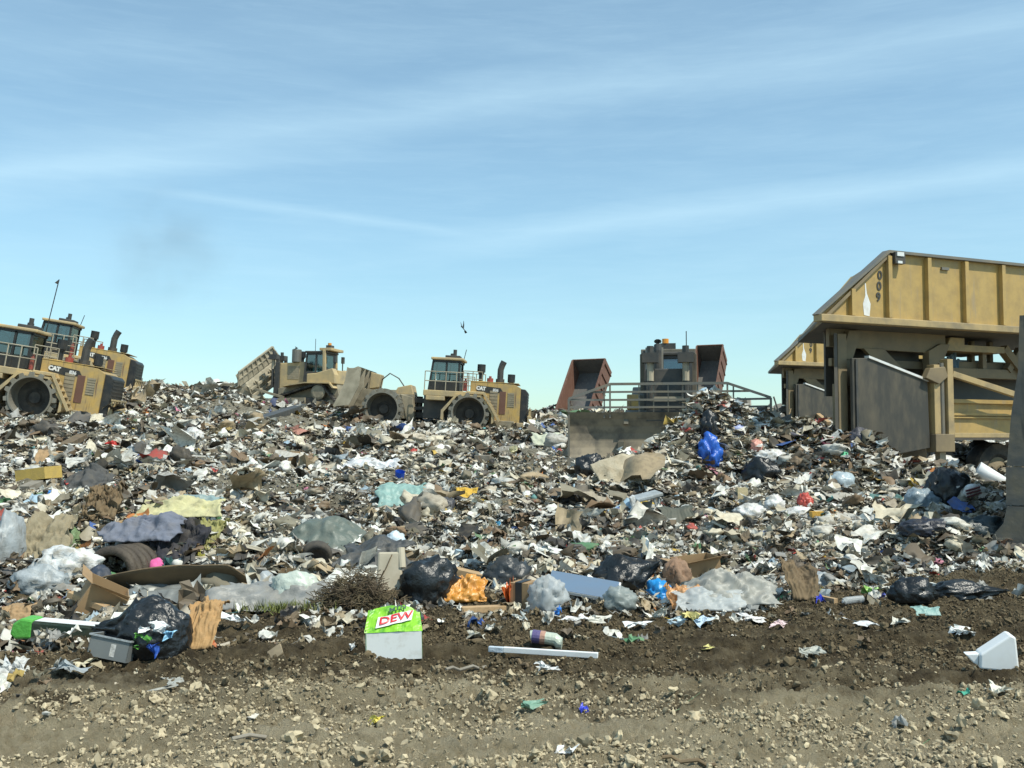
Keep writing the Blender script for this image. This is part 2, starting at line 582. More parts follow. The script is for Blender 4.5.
def streakband(p0, p1, wid, wob=.01):
    """a long thin cloud along the great circle through two sky directions"""
    n = dirv(*p0).normalized().cross(dirv(*p1).normalized()).normalized()
    d = wdot(n)
    ns = madd(madd(wnoise(5, (1, 1, 3), 4), -.5), wob, 'MULTIPLY')
    a = nt.nodes.new('ShaderNodeMath'); a.operation = 'ABSOLUTE'
    nt.links.new(madd(d, ns), a.inputs[0])
    return mrange(a.outputs[0], wid, 0)


cl = mrange(wnoise(2.6, (1, 1, 6), 6, .58, .3), .38, .8, 0, .4)
cl2 = madd(mrange(wnoise(9, (1, .8, 10), 9, .68, .5), .45, .8, 0, .2), mrange(wnoise(26, (1, .7, 9), 8, .7, .4), .5, .85, 0, .10))
c_all = madd(cl, cl2)
dx = wdot((1, 0, 0))
b1 = madd(streakband((0, 172), (850, 52), .035, .03), .5, 'MULTIPLY')
b2 = madd(madd(streakband((440, 247), (1024, 168), .021, .02), mrange(dx, -.12, .02), 'MULTIPLY'), .55, 'MULTIPLY')
b3 = madd(madd(streakband((140, 188), (455, 233), .007, .004), madd(mrange(dx, -.37, -.30), mrange(dx, -.02, -.08), 'MULTIPLY'), 'MULTIPLY'), .38, 'MULTIPLY')
b4 = madd(madd(streakband((0, 168), (350, 160), .012, .012), mrange(dx, .0, -.35), 'MULTIPLY'), .3, 'MULTIPLY')
c_all = madd(c_all, madd(madd(b1, b2), madd(b3, b4)))
c_all = mrange(c_all, 0, 1.15, .16, .62)
tint = mixc(nt, 1.0, sky.outputs[0], (.82, 1.03, .98), 'MULTIPLY')
low = mrange(sep.outputs['Z'], -.02, .2, .84, 1.0)
cg = nt.nodes.new('ShaderNodeCombineColor')
for k in range(3): nt.links.new(low, cg.inputs[k])
tint = mixc(nt, 1.0, tint, cg.outputs[0], 'MULTIPLY')
pale = nt.nodes.new('ShaderNodeRGB'); pale.outputs[0].default_value = (4.5, 6.3, 7.2, 1)
skyc = mixc(nt, c_all, tint, pale.outputs[0])
nt.links.new(skyc, bg.inputs['Color'])

sl = bpy.data.lights.new('sun', 'SUN')
sl.energy = 4.2; sl.angle = R(.5); sl.color = (1, .965, .84)
sun = bpy.data.objects.new('sun', sl)
COL.objects.link(sun)
sd = Vector((math.sin(SUN_AZ) * math.cos(SUN_EL), math.cos(SUN_AZ) * math.cos(SUN_EL), math.sin(SUN_EL)))
sun.rotation_euler = (-sd).to_track_quat('-Z', 'Y').to_euler()
sun.location = sd * 60

vs_ = sc.view_settings
vs_.view_transform = 'Standard'; vs_.look = 'None'; vs_.gamma = 1; vs_.use_curve_mapping = False
vs_.exposure = 0.15
sc.cycles.use_denoising = True
# ------------------------------------------------------------------ people
def skin_mesh(name, joints, edges, mt, parent, levels=1):
    """joints: list of ((x,y,z), radius); grown into one continuous skin"""
    me = bpy.data.meshes.new(name)
    bm = bmesh.new()
    lay = bm.verts.layers.skin.verify()
    bv = []
    for i, j in enumerate(joints):
        v = bm.verts.new(j[0]); v[lay].radius = (j[1], j[1]); v[lay].use_root = (i == 0)
        bv.append(v)
    for a, b_ in edges: bm.edges.new((bv[a], bv[b_]))
    bm.to_mesh(me); bm.free()
    o = bpy.data.objects.new(name, me)
    COL.objects.link(o)
    s = o.modifiers.new('skin', 'SKIN'); s.use_smooth_shade = True
    ss = o.modifiers.new('sub', 'SUBSURF'); ss.levels = levels; ss.render_levels = levels
    dg = bpy.context.evaluated_depsgraph_get()
    m2 = bpy.data.meshes.new_from_object(o.evaluated_get(dg))
    o.modifiers.clear(); o.data = m2
    m2.materials.clear(); m2.materials.append(mt)
    o.parent = parent
    return o


def make_driver():
    """seated, facing -x, hands on the levers; origin at the seat"""
    r = empty('person')
    j = [((0, 0, .08), .15), ((-.02, 0, .33), .15), ((-.02, 0, .52), .15), ((-.02, 0, .62), .06), ((-.03, 0, .70), .075), ((-.04, 0, .80), .105), ((-.03, 0, .88), .08)]
    e = [(0, 1), (1, 2), (2, 3), (3, 4), (4, 5), (5, 6)]
    for s in (-1, 1):
        b0 = len(j)
        j += [((-.02, s * .19, .52), .075), ((-.08, s * .25, .27), .055), ((-.33, s * .2, .25), .042), ((-.42, s * .19, .26), .04)]
        e += [(2, b0), (b0, b0 + 1), (b0 + 1, b0 + 2), (b0 + 2, b0 + 3)]
        b1 = len(j)
        j += [((-.05, s * .1, .05), .1), ((-.45, s * .13, .1), .075), ((-.52, s * .13, -.35), .05), ((-.62, s * .13, -.4), .045)]
        e += [(0, b1), (b1, b1 + 1), (b1 + 1, b1 + 2), (b1 + 2, b1 + 3)]
    skin_mesh('body', j, e, M['skin'], r)
    v = [((0, 0, .1), .175), ((-.02, 0, .33), .17), ((-.02, 0, .53), .165)]
    ve = [(0, 1), (1, 2)]
    for s in (-1, 1):
        b0 = len(v)
        v += [((-.02, s * .2, .51), .095), ((-.08, s * .25, .29), .075)]
        ve += [(2, b0), (b0, b0 + 1)]
    skin_mesh('hi_vis_vest', v, ve, M['green_vest'], r)
    t = [((0, 0, .06), .16)]
    te = []
    for s in (-1, 1):
        b0 = len(t)
        t += [((-.05, s * .1, .05), .115), ((-.45, s * .13, .1), .09), ((-.52, s * .13, -.3), .065)]
        te += [(0, b0), (b0, b0 + 1), (b0 + 1, b0 + 2)]
    skin_mesh('trousers', t, te, M['trousers'], r)
    skin_mesh('hair', [((-.01, 0, .83), .1), ((-.03, 0, .9), .09)], [(0, 1)], M['hair'], r)
    return r


# ------------------------------------------------------------------ cab shared by the machines
def make_cab(root, x0, x1, hw, z0, z1, roofmat, framemat):
    """framed cab with glass panes, roof and seat, between x0..x1, half width hw"""
    f = MB()
    lean = .18
    for s in (-1, 1):
        for (xb, xt) in ((x0, x0 + lean), (x0 + (x1 - x0) * .52, x0 + (x1 - x0) * .54), (x1 - .1, x1 - .1)):
            f.bar((xb, s * hw, z0), (xt, s * hw, z1), .1, .1)
        f.bar((x0, s * hw, z0), (x1, s * hw, z0), .1, .12)
        f.bar((x0 + lean, s * hw, z1), (x1, s * hw, z1), .1, .12)
        f.box(x0 + .05, x1 - .05, s * hw - .03, s * hw + .03, z0 + .05, z0 + (z1 - z0) * .36)
    for x, z in ((x0, z0), (x1 - .1, z0), (x0 + lean, z1), (x1 - .1, z1)):
        f.bar((x, -hw, z), (x, hw, z), .1, .12)
    f.box(x0 + .02, x0 + .07, -hw + .06, hw - .06, z0, z0 + (z1 - z0) * .22)
    f.box(x1 - .14, x1 - .07, -hw + .06, hw - .06, z0, z0 + (z1 - z0) * .5)
    f.box(x0 + .05, x1 - .08, -hw + .05, hw - .05, z0 - .04, z0 + .02)
    cab = f.build('cab', framemat, root)
    zz = z0 + (z1 - z0) * .38
    for s in (-1, 1):
        for xa, xb in ((x0 + .2, x0 + (x1 - x0) * .5), (x0 + (x1 - x0) * .57, x1 - .16)):
            MB().box(xa, xb, s * (hw - .012) - .006, s * (hw - .012) + .006, zz, z1 - .07).build('side_window', M['glass'], cab)
    g = MB()
    g.prism([(x0 + .05, z0 + (z1 - z0) * .24), (x0 + .062, z0 + (z1 - z0) * .24), (x0 + lean + .012, z1 - .07), (x0 + lean, z1 - .07)], -hw + .06, hw - .06)
    g.build('windscreen', M['glass'], cab)
    g = MB()
    g.box(x1 - .11, x1 - .098, -hw + .07, hw - .07, z0 + (z1 - z0) * .53, z1 - .07)
    g.build('rear_window', M['glass'], cab)
    MB().box(x0 + lean - .12, x1 + .12, -hw - .14, hw + .14, z1 + .06, z1 + .2).build('roof', roofmat, root, bevel=.04)
    s = MB()
    s.box(x1 - .95, x1 - .45, -.26, .26, z0 + .1, z0 + .48).box(x1 - .5, x1 - .34, -.25, .25, z0 + .48, z0 + 1.05)
    s.build('driver_seat', M['black'], cab, bevel=.04)
    return cab


def stack(root, x, y, z0, z1, r, kind):
    m_ = MB()
    if kind == 'exhaust':
        m_.tube([(x, y, z0), (x, y, z1 - .45), (x + .07, y, z1 - .2), (x + .16, y, z1)], r, 10)
        m_.tube([(x, y, z0), (x, y, z0 + .25)], r * 1.4, 10)
        return m_.build('exhaust_stack', M['dark_steel'], root, smooth=False)
    m_.tube([(x, y, z0), (x, y, z1 - .3)], r * .55, 10)
    m_.tube([(x, y, z1 - .42), (x, y, z1 - .36), (x, y, z1 - .08), (x, y, z1)], r, 12)
    m_.tube([(x, y, z1 - .5), (x, y, z1 - .42)], r * .75, 12)
    return m_.build('air_precleaner', M['black'], root)


def text_part(name, s, size, loc, mt, parent, depth=.006, bold=0.0, shear=0.0, roty=0):
    vs, fs = text_mesh(s, size, depth, bold, shear)
    c, sn = math.cos(roty), math.sin(roty)
    vs = [(x * c + z * sn + loc[0], y + loc[1], -x * sn + z * c + loc[2]) for x, y, z in vs]
    return MB().add(vs, fs).build(name, mt, parent)


def make_compactor():
    """faces -x, rear wheel axle over the origin"""
    t = empty('landfill_compactor')
    yl, dk = M['yellow'], M['tan']
    # engine housing
    h = MB().prism([(-.05, .75), (-.05, 2.62), (.5, 2.66), (2.3, 2.55), (2.62, 2.38), (2.62, .5), (1.4, .42)], -1.08, 1.08)
    h.box(-.06, 2.5, -1.1, 1.1, 2.60, 2.63)
    hood = h.build('engine_housing', yl, t, bevel=.05)
    for x0, x1, z0, z1 in ((1.0, 1.42, 1.0, 2.2), (1.95, 2.3, 1.35, 2.1)):
        p = MB().box(x0, x1, -1.09, -1.07, z0, z1)
        for k in range(7):
            zz = z0 + (z1 - z0) * k / 7
            p.box(x0, x1, -1.105, -1.078, zz + .02, zz + (z1 - z0) / 7 - .03)
        p.build('vent_louvres', M['dusty'], hood)
    MB().box(1.52, 1.85, -1.1, -1.078, .95, 2.15).build('side_door', M['rust'], hood, bevel=.01)
    MB().prism([(2.5, .55), (2.5, 2.36), (2.86, 2.33), (2.98, 2.2), (2.98, .55)], -.97, .97).build('radiator_grille', M['black'], hood, bevel=.03)
    gg = MB()
    for k in range(9):
        gg.box(2.98, 3.0, -.86, .86, .86 + k * .155, .90 + k * .155)
    gg.build('grille_bars', M['dark_steel'], hood)
    MB().prism([(.28, 2.12), (.34, 2.42), (1.55, 2.33), (1.7, 2.12), (1.1, 2.02)], -1.095, -1.08).build('badge_panel', M['black'], hood)
    text_part('maker_lettering', 'CAT', .25, (.52, -1.102, 2.26), M['white'], hood, bold=.018, roty=.05)
    text_part('model_lettering', '836', .2, (1.3, -1.102, 2.2), M['white'], hood, bold=.008, roty=.05)
    # rear counterweight and guard
    c = MB().prism([(2.2, .3), (2.2, .56), (3.04, .56), (3.04, .95), (3.22, .95), (3.22, .35), (2.9, .15)], -1.2, 1.2)
    cw = c.build('counterweight', dk, t, bevel=.03)
    g = MB()
    for k in range(6):
        g.box(3.1, 3.16, -1.1 + k * .42, -1.0 + k * .42, .95, 1.3)
    g.box(3.09, 3.17, -1.15, 1.15, 1.26, 1.33)
    g.build('rear_guard', dk, cw)
    MB().prism([(.9, .25), (1.15, .62), (2.35, .62), (2.5, .15), (1.6, .0)], -1.2, 1.2).build('belly_guard', M['dusty'], t, bevel=.03)
    # rear frame, platform and fenders
    MB().prism([(-2.5, .55), (-2.5, 1.9), (-.05, 1.9), (-.05, .55)], -.95, .95).build('rear_frame', M['dark_steel'], t)
    pl = MB()
    pl.box(-2.45, -.15, -1.72, 1.72, 1.72, 2.02)
    pl.box(-2.3, -1.3, -1.74, -1.0, 1.5, 1.72)
    pl.box(-.15, .75, -1.72, 1.72, 1.9, 2.06)
    pl.build('platform', dk, t, bevel=.03)
    for s in (-1, 1):
        f = MB()
        y0, y1 = (-1.82, -.98) if s < 0 else (.98, 1.82)
        out = [(-1.45, .55), (-1.45, 1.0), (-.72, 1.86), (.62, 1.86), (1.32, 1.0), (1.32, .5)]
        inn = [(x * .91 + .0, z - .09) for x, z in out]
        for i in range(5):
            f.prism([out[i], out[i + 1], inn[i + 1], inn[i]], y0, y1)
        f.build('fender', dk, t)
    # cab
    cab = make_cab(t, -2.3, -.62, .82, 2.02, 3.62, dk, M['black'])
    bx = MB()
    bx.box(-1.55, -.75, -.45, .45, 3.82, 3.98)
    bx.tube([(-1.2, .1, 3.98), (-1.2, .1, 4.12)], .14, 10).build('roof_air_unit', M['dark_steel'], t, bevel=.03)
    MB().tube([(-1.05, -.3, 3.96), (-1.05, -.3, 4.3)], .1, 10).build('beacon', M['dark_steel'], t)
    an_ = MB().tube([(0, 0, 0), (.12, 0, 1.9)], .02, 5).build('antenna', M['black'], t)
    an_.location = (-.65, .5, 3.8); an_.scale = (1, 1, .32)
    # hand rails
    for y in (-1.68, 1.68):
        hr = MB()
        for z in (2.5, 3.0):
            hr.tube([(-2.4, y, z), (-.1, y, z)], .028, 6)
        for x in (-2.4, -1.85, -1.3, -.75, -.1):
            hr.tube([(x, y, 2.0), (x, y, 3.0)], .028, 6)
        for z in (2.75, 3.15):
            hr.tube([(-.45, y * .62, z + .0), (.55, y * .62, z - .02)], .026, 6)
        for x in (-.45, .05, .55):
            hr.tube([(x, y * .62, 2.05), (x, y * .62, 3.15)], .026, 6)
        hr.build('hand_rail', M['pale_dust'], t)
    ld = MB()
    for y in (-1.86, -1.34):
        ld.bar((.72, y, 2.02), (1.62, y, .55), .05, .12)
    for k in range(6):
        x = .8 + .15 * k; z = 1.85 - .245 * k
        ld.box(x - .08, x + .14, -1.84, -1.36, z - .03, z + .02)
    ld.build('ladder', dk, t)
    fe = MB().tube([(-.28, -1.5, 2.06), (-.28, -1.5, 2.6)], .11, 10).tube([(-.28, -1.5, 2.6), (-.28, -1.5, 2.72)], .05, 8)
    fe.build('fire_extinguisher', M['red'], t)
    stack(t, .42, -.35, 2.6, 3.58, .22, 'air')
    stack(t, 1.45, -.3, 2.6, 3.8, .17, 'exhaust')
    stack(t, 2.05, -.35, 2.5, 3.12, .2, 'air')
    MB().tube([(.95, -.75, 2.62), (.95, -.75, 2.84)], .17, 10).tube([(.95, -.75, 2.84), (.95, -.75, 2.95)], .07, 8).build('filler_housing', M['red'], t)
    # articulation and front frame
    a = MB()
    a.box(-3.2, -2.4, -.35, .35, .55, .85).box(-3.2, -2.4, -.35, .35, 1.35, 1.6)
    a.tube([(-2.85, 0, .5), (-2.85, 0, 1.7)], .17, 12)
    a.bar((-3.4, -.6, 1.0), (-2.3, -.7, 1.1), .16)
    a.build('articulation_joint', M['black'], t)
    ff = MB().prism([(-5.35, .75), (-5.35, 1.5), (-4.6, 1.75), (-3.1, 1.75), (-3.05, .5), (-4.0, .4)], -.95, .95)
    ff.prism([(-3.35, .35), (-3.75, 1.75), (-3.1, 1.6), (-2.95, .5)], -1.0, 1.0)
    fr = ff.build('front_frame', M['dusty'], t, bevel=.03)
    MB().prism([(-4.15, 1.75), (-3.95, 2.1), (-3.25, 2.28), (-3.1, 1.75)], -.8, .8).build('front_cowl', M['tan'], fr, bevel=.03)
    for y in (-.8, .8):
        ar = MB()
        ar.bar((-4.0, y, 1.8), (-6.0, y, 1.75), .22, .3)
        ar.bar((-5.6, y, 1.9), (-6.0, y, 1.15), .25, .3)
        ar.bar((-4.4, y, .9), (-6.2, y, 1.2), .25, .35)
        ar.build('lift_arm', M['dusty'], t)
    MB().prism([(-5.55, 1.95), (-5.5, 2.85), (-4.95, 2.75), (-5.05, 2.05)], -.5, .5).build('cylinder_guard', M['tan'], t, bevel=.03)
    MB().tube([(-5.0, -.3, 1.9), (-4.9, -.3, 2.5), (-4.5, -.3, 2.85), (-4.0, -.3, 2.6), (-3.7, -.3, 2.2)], .035, 6).build('hydraulic_hose', M['black'], t)
    # blade
    bl = MB()
    for s in (-1, 1):
        y0, y1 = sorted((s * 1.0, s * 2.2))
    prof = [(-7.05, .9), (-6.9, .85), (-6.55, 1.25), (-6.3, 1.9), (-6.25, 2.6), (-6.0, 2.75), (-5.7, 2.98), (-5.85, 3.02), (-6.2, 2.86), (-6.42, 2.95), (-6.5, 2.2), (-6.75, 1.5)]
    bl.prism(prof, -2.25, 2.25)
    for y in (-2.25, -1.1, 0, 1.1, 2.21):
        bl.prism([(-6.9, .88), (-6.2, 1.0), (-5.75, 2.0), (-5.68, 2.95), (-6.35, 2.9), (-6.35, 1.9)], y, y + .06)
    bl.build('blade', M['pale_dust'], t)
    # wheels
    for x in (0, -4.55):
        for s in (-1, 1):
            w_ = MB()
            yo, yi = s * 1.92, s * .98
            w_.lathe_y([(.001, s * 1.15), (.74, s * 1.15), (.80, s * 1.3), (.83, yo), (.9, yo), (.9, yi), (.001, yi)], x, .9, 36)
            for row in range(4):
                for k in range(15):
                    a_ = 2 * math.pi * (k + .5 * (row % 2)) / 15
                    yc = yo + (yi - yo) * (row + .5) / 4.0
                    c_, s_ = math.cos(a_), math.sin(a_)
                    tv = []
                    for rr_, hw_ in ((.89, .12), (1.07, .085)):
                        for dy in (-.08, .08):
                            for dt in (-hw_, hw_):
                                tv.append((x + c_ * rr_ - s_ * dt, yc + dy, .9 + s_ * rr_ + c_ * dt))
                    w_.add(tv, [(0, 1, 3, 2), (4, 6, 7, 5), (0, 4, 5, 1), (2, 3, 7, 6), (0, 2, 6, 4), (1, 5, 7, 3)])
            wo = w_.build('drum_wheel', M['drum'], t)
            MB().lathe_y([(.001, s * 1.3), (.24, s * 1.3), (.3, s * 1.22), (.42, s * 1.16)], x, .9, 20).build('hub', M['hub'], wo)
            MB().lathe_y([(.42, s * 1.157), (.74, s * 1.157)], x, .9, 28).build('wheel_disc', M['hub'], wo)  # hub and disc coloured dark for the shade inside the recess
    return t


def make_dozer_body():
    """tracked dozer without its blade, faces -x, sprocket over the origin"""
    t = empty('bulldozer')
    tn = M['tan']
    hood = MB().prism([(-3.2, 1.5), (-3.2, 3.3), (-1.35, 3.42), (-1.35, 1.5)], -.68, .68).build('engine_hood', tn, t, bevel=.04)
    for ya, yb in ((-.70, -.675), (.675, .70)):
        v = MB()
        for k in range(6):
            v.box(-2.6, -1.75, ya, yb, 2.2 + k * .16, 2.31 + k * .16)
        v.box(-2.6, -1.75, ya * .99, yb * .99, 2.2, 3.11)
        v.build('vent_louvres', M['dusty'], hood)
    r = MB().prism([(-3.62, 1.1), (-3.5, 3.35), (-3.18, 3.38), (-3.18, 1.1)], -.78, .78)
    rg = r.build('radiator_guard', M['dark_steel'], t, bevel=.03)
    MB().box(-3.68, -3.6, -.5, .5, 2.0, 2.35).build('guard_plate', M['pale_dust'], rg)
    bd = MB().prism([(-3.2, .75), (-3.2, 1.55), (-1.3, 2.0), (1.1, 2.0), (1.35, .95), (.9, .6)], -.85, .85)
    bd.build('main_frame', M['dusty'], t, bevel=.03)
    for s in (-1, 1):
        y0, y1 = sorted((s * .72, s * 1.42))
        tk = MB()
        tk.prism([(-.85, 1.95), (-.85, 2.55), (-.2, 2.6), (1.0, 2.95), (1.2, 2.5), (1.2, 1.9)], y0, y1)
        tk.build('fuel_tank' if s > 0 else 'hydraulic_tank', tn, t, bevel=.05)
    MB().box(.35, 1.18, -.7, .7, 1.9, 2.85).build('rear_housing', tn, t, bevel=.05)
    for s in (-1, 1):
        fd = MB()
        y0, y1 = sorted((s * .72, s * 1.62))
        fd.prism([(-2.6, 1.62), (-2.2, 1.78), (-.9, 1.98), (.9, 1.98), (1.2, 1.6), (1.1, 1.58), (.85, 1.9), (-.9, 1.9), (-2.2, 1.7)], y0, y1)
        fd.build('track_fender', tn, t)
    make_cab(t, -1.3, .3, .85, 2.05, 3.95, M['dark_steel'], M['dark_steel'])
    ro = MB()
    ro.box(-.15, .75, -1.05, 1.05, 4.17, 4.36)
    for s in (-1, 1):
        ro.bar((.25, s * .98, 2.5), (.2, s * .98, 4.2), .24, .2)
    ro.build('rollover_frame', tn, t, bevel=.03)
    MB().box(0, .35, -.3, .3, 4.36, 4.6).build('roof_lamp_box', M['dark_steel'], t)
    MB().tube([(.1, .1, 4.6), (.1, .1, 4.78)], .13, 10).build('beacon', M['orange_lens'], t)
    MB().tube([(-.6, -.7, 4.1), (-.6, -.7, 5.0)], .02, 5).build('antenna', M['black'], t)
    for s in (-1, 1):
        ml = MB()
        ml.bar((.85, s * .7, 2.9), (.85, s * .7, 3.7), .06)
        ml.box(.78, .95, s * .7 - .12, s * .7 + .12, 3.4, 3.85)
        ml.build('rear_lamp', M['dark_steel'], t)
    ex = MB().tube([(-2.45, -.05, 3.35), (-2.45, -.05, 4.1), (-2.4, -.05, 4.3), (-2.3, -.05, 4.45)], .14, 10)
    ex.build('exhaust_stack', M['dark_steel'], t)
    stack(t, -1.75, -.25, 3.4, 4.15, .24, 'air')
    mf = MB().tube([(-2.0, -.62, 3.4), (-2.0, -.62, 3.5), (-2.0, -.62, 4.15), (-2.0, -.62, 4.25)], .33, 14)
    mf.build('muffler', M['steel'], t, smooth=False)
    # blade lift cylinders and their yokes in front of the guard
    for s in (-1, 1):
        c = MB().tube([(-3.75, s * .62, 1.6), (-3.75, s * .62, 3.0)], .1, 10).build('lift_cylinder', M['dark_steel'], t)
        MB().tube([(-3.75, s * .62, 2.9), (-3.72, s * .62, 3.75)], .12, 10).build('cylinder_barrel', M['pale_dust'], c)
        y = MB().box(-3.95, -3.4, s * .62 - .28, s * .62 + .28, 3.55, 3.9)
        y.tube([(-3.7, s * .62, 3.9), (-3.7, s * .62, 4.15)], .12, 8)
        y.box(-3.5, -3.3, s * .62 - .08, s * .62 + .08, 2.6, 3.6)
        y.build('cylinder_yoke', M['dark_steel'], t)
    # tracks: each a ring of shoes round idlers and a high sprocket
    for s in (-1, 1):
        yc = s * 1.15
        loop = [(-3.15, .12), (-3.5, .5), (-3.25, .88), (-.35, 1.8), (0, 1.86), (.38, 1.75), (.62, 1.4), (1.35, .6), (1.3, .25), (1.0, .1)]
        pts = []
        for i in range(len(loop)):
            a = Vector((loop[i][0], loop[i][1])); b_ = Vector((loop[(i + 1) % len(loop)][0], loop[(i + 1) % len(loop)][1]))
            n = max(1, int((b_ - a).length / .2))
            pts += [a + (b_ - a) * k / n for k in range(n)]
        tr_ = MB()
        for i in range(len(pts)):
            a = pts[i]; b_ = pts[(i + 1) % len(pts)]
            d = (b_ - a); e = a + d * .92
            tr_.bar((a.x, yc, a.y), (e.x, yc, e.y), .64, .1, up=(d.y, 0, -d.x))
            mid = a + d * .2
            nrm = Vector((d.y, -d.x)).normalized() * -.08
            tr_.bar((mid.x - nrm.x * -.0, yc - .3, mid.y), (mid.x, yc + .3, mid.y), .05, .2, up=(nrm.x, 0, nrm.y))
        tro = tr_.build('track', M['rubber'], t)
        fr = MB().prism([(-3.1, .35), (-3.1, .75), (-.6, .95), (.9, .7), (1.0, .3)], yc - .2, yc + .2)
        fr.build('track_frame', M['dark_steel'], tro)
        sp = MB().lathe_y([(.001, yc - .32), (.36, yc - .32), (.5, yc - .26), (.5, yc + .26), (.36, yc + .32), (.001, yc + .32)], 0, 1.3, 24)
        sp.build('sprocket', M['dusty'], tro)
        for x, z in ((-3.1, .5), (1.0, .48)):
            MB().lathe_y([(.001, yc - .25), (.34, yc - .25), (.36, yc + .25), (.001, yc + .25)], x, z, 20).build('idler', M['dusty'], tro)
        for k in range(6):
            MB().lathe_y([(.001, yc - .22), (.17, yc - .22), (.17, yc + .22), (.001, yc + .22)], -2.5 + k * .58, .3, 14).build('roller', M['dark_steel'], tro)
    # push arms
    for s in (-1, 1):
        MB().bar((-.8, s * 1.62, .75), (-4.7, s * 1.62, .6), .22, .34).build('push_arm', M['dusty'], t)
        MB().bar((-2.4, s * 1.6, .9), (-4.6, s * 1.45, 1.45), .16).build('tilt_brace', M['dusty'], t)
    return t


# ------------------------------------------------------------------ place the machines
comp = make_compactor()
c0 = at(470.7, 430, 53.8)
comp.location = c0 - Vector((0, 0, .05)); comp.rotation_euler = (0, R(3.2), R(-3))
tag(comp, 'yellow landfill compactor on the crest facing left, whole side in view with its blade raised', 'compactor', 'landfill compactors on the crest')

left = copy_tree(comp)
left['label'] = 'nearest yellow landfill compactor at the left edge, tilted nose up with red extinguisher and steps'
for o in left.children:
    if o.name.startswith('antenna'):
        o.scale = (1.15, 1.15, 1.3)
        MB().prism([(.11, 1.72), (.12, 1.9), (-.02, 1.76)], -.008, .008).build('antenna_flag', M['dark_steel'], o)
left.location = at(41, 419, 44.0); left.rotation_euler = (0, R(8.8), R(7))

rear = copy_tree(comp)
rear['label'] = 'yellow landfill compactor half hidden behind the leftmost one, green vest in its cab'
rear.location = at(77, 395, 54.5); rear.rotation_euler = (0, R(9.0), R(9))
drv = make_driver()
tag(drv, 'person in a bright green vest seated in the half hidden compactor cab', 'person')
bpy.context.view_layer.update()
drv.matrix_world = rear.matrix_world @ Matrix.Translation((-1.35, -.3, 2.55))

doz = make_dozer_body()
front = copy_tree(doz)
edge = copy_tree(doz)


def u_blade(root, w, z0, z1, x, wing, mt, rib=True, thick=.1, fwd=.75):
    """curved moldboard with two wings angled forward"""
    def prof(off, lean=.25):
        out = []
        for k in range(8):
            f = k / 7
            z = z0 + (z1 - z0) * f
            out.append((x + off - .32 * math.sin(f * math.pi * .9) * 0 + .30 * (1 - (2 * f - 1) ** 2), z))
        return out
    b = MB()
    ys = [-w / 2, -w / 2 + wing, w / 2 - wing, w / 2]
    xo = [-fwd, 0, 0, -fwd]
    vs = []
    for y, o_ in zip(ys, xo):
        fr = prof(o_); bk = [(px_ + thick, z) for px_, z in fr]
        vs.append([(px_, y, z) for px_, z in fr] + [(px_, y, z) for px_, z in bk[::-1]])
    n = len(vs[0])
    flat = [p for r_ in vs for p in r_]
    fs = []
    for i in range(3):
        for k in range(n):
            k2 = (k + 1) % n
            fs.append((i * n + k, (i + 1) * n + k, (i + 1) * n + k2, i * n + k2))
    fs.append(tuple(range(n))); fs.append(tuple(range(4 * n - 1, 3 * n - 1, -1)))
    b.add(flat, fs)
    ob = b.build('blade', mt, root)
    ce = MB()
    for i in range(3):
        ce.bar((x + xo[i] - .04, ys[i], z0), (x + xo[i + 1] - .04, ys[i + 1], z0), .06, .3)
    ce.build('cutting_edge', M['steel'], ob)
    if rib:
        rb = MB()
        nr_ = 7
        for k in range(nr_):
            y = -w / 2 + .12 + (w - .24) * k / (nr_ - 1)
            o_ = -fwd * max(0, (abs(y) - (w / 2 - wing)) / wing)
            rb.prism([(x + o_ + .43, z0 + .25), (x + o_ + .62, z0 + .35), (x + o_ + .62, z1 - .4), (x + o_ + .43, z1 - .28)], y - .04, y + .04)
        rb.box(x + .44, x + .58, -w / 2 + wing, w / 2 - wing, z0 + .55, z0 + .75)
        rb.box(x + .44, x + .58, -w / 2 + wing, w / 2 - wing, z1 - .75, z1 - .6)
        rb.build('blade_ribs', mt, ob)
    return ob


# far dozer on the crest
bl = u_blade(doz, 4.9, .75, 2.6, -5.2, 1.0, M['pale_dust'])
rk = MB()
for k in range(9):
    y = -2.2 + k * .55
    rk.bar((-5.0, y, 2.5), (-4.9, y * .8, 3.5), .09)
rk.bar((-4.9, -1.8, 3.5), (-4.9, 1.8, 3.5), .1)
rk.bar((-4.95, -2.05, 3.0), (-4.95, 2.05, 3.0), .08)
rk.box(-5.03, -4.97, -2.0, 2.0, 2.5, 3.4).build('trash_rack', M['pale_dust'], bl)
bl.matrix_parent_inverse = Matrix.Identity(4)
piv = Vector((-4.6, 0, 1.5))
bl.matrix_local = Matrix.Translation(piv + Vector((.15, 0, .35))) @ Matrix.Rotation(R(-20), 4, 'Z') @ Matrix.Rotation(R(34), 4, 'X') @ Matrix.Rotation(R(8), 4, 'Y') @ Matrix.Translation(-piv)
doz.location = at(325.5, 412, 69.0); doz.rotation_euler = (0, R(1.5), R(-13))
tag(doz, 'dusty tan bulldozer on the crest facing left with its ribbed blade tilted up', 'bulldozer', 'bulldozers at work on the waste')

M['blade_dirty'] = mat('soil caked blade steel', (.27, .225, .155), .7, dirt=(.075, .07, .06), amt=.9, dscale=1.5)
M['grimy_shade'] = mat('grimy grey tan paint', (.17, .15, .11), .7, dirt=(.08, .075, .065), amt=.8, dscale=1.8)  # darker copy of the tan paint: grime plus shade in the colour
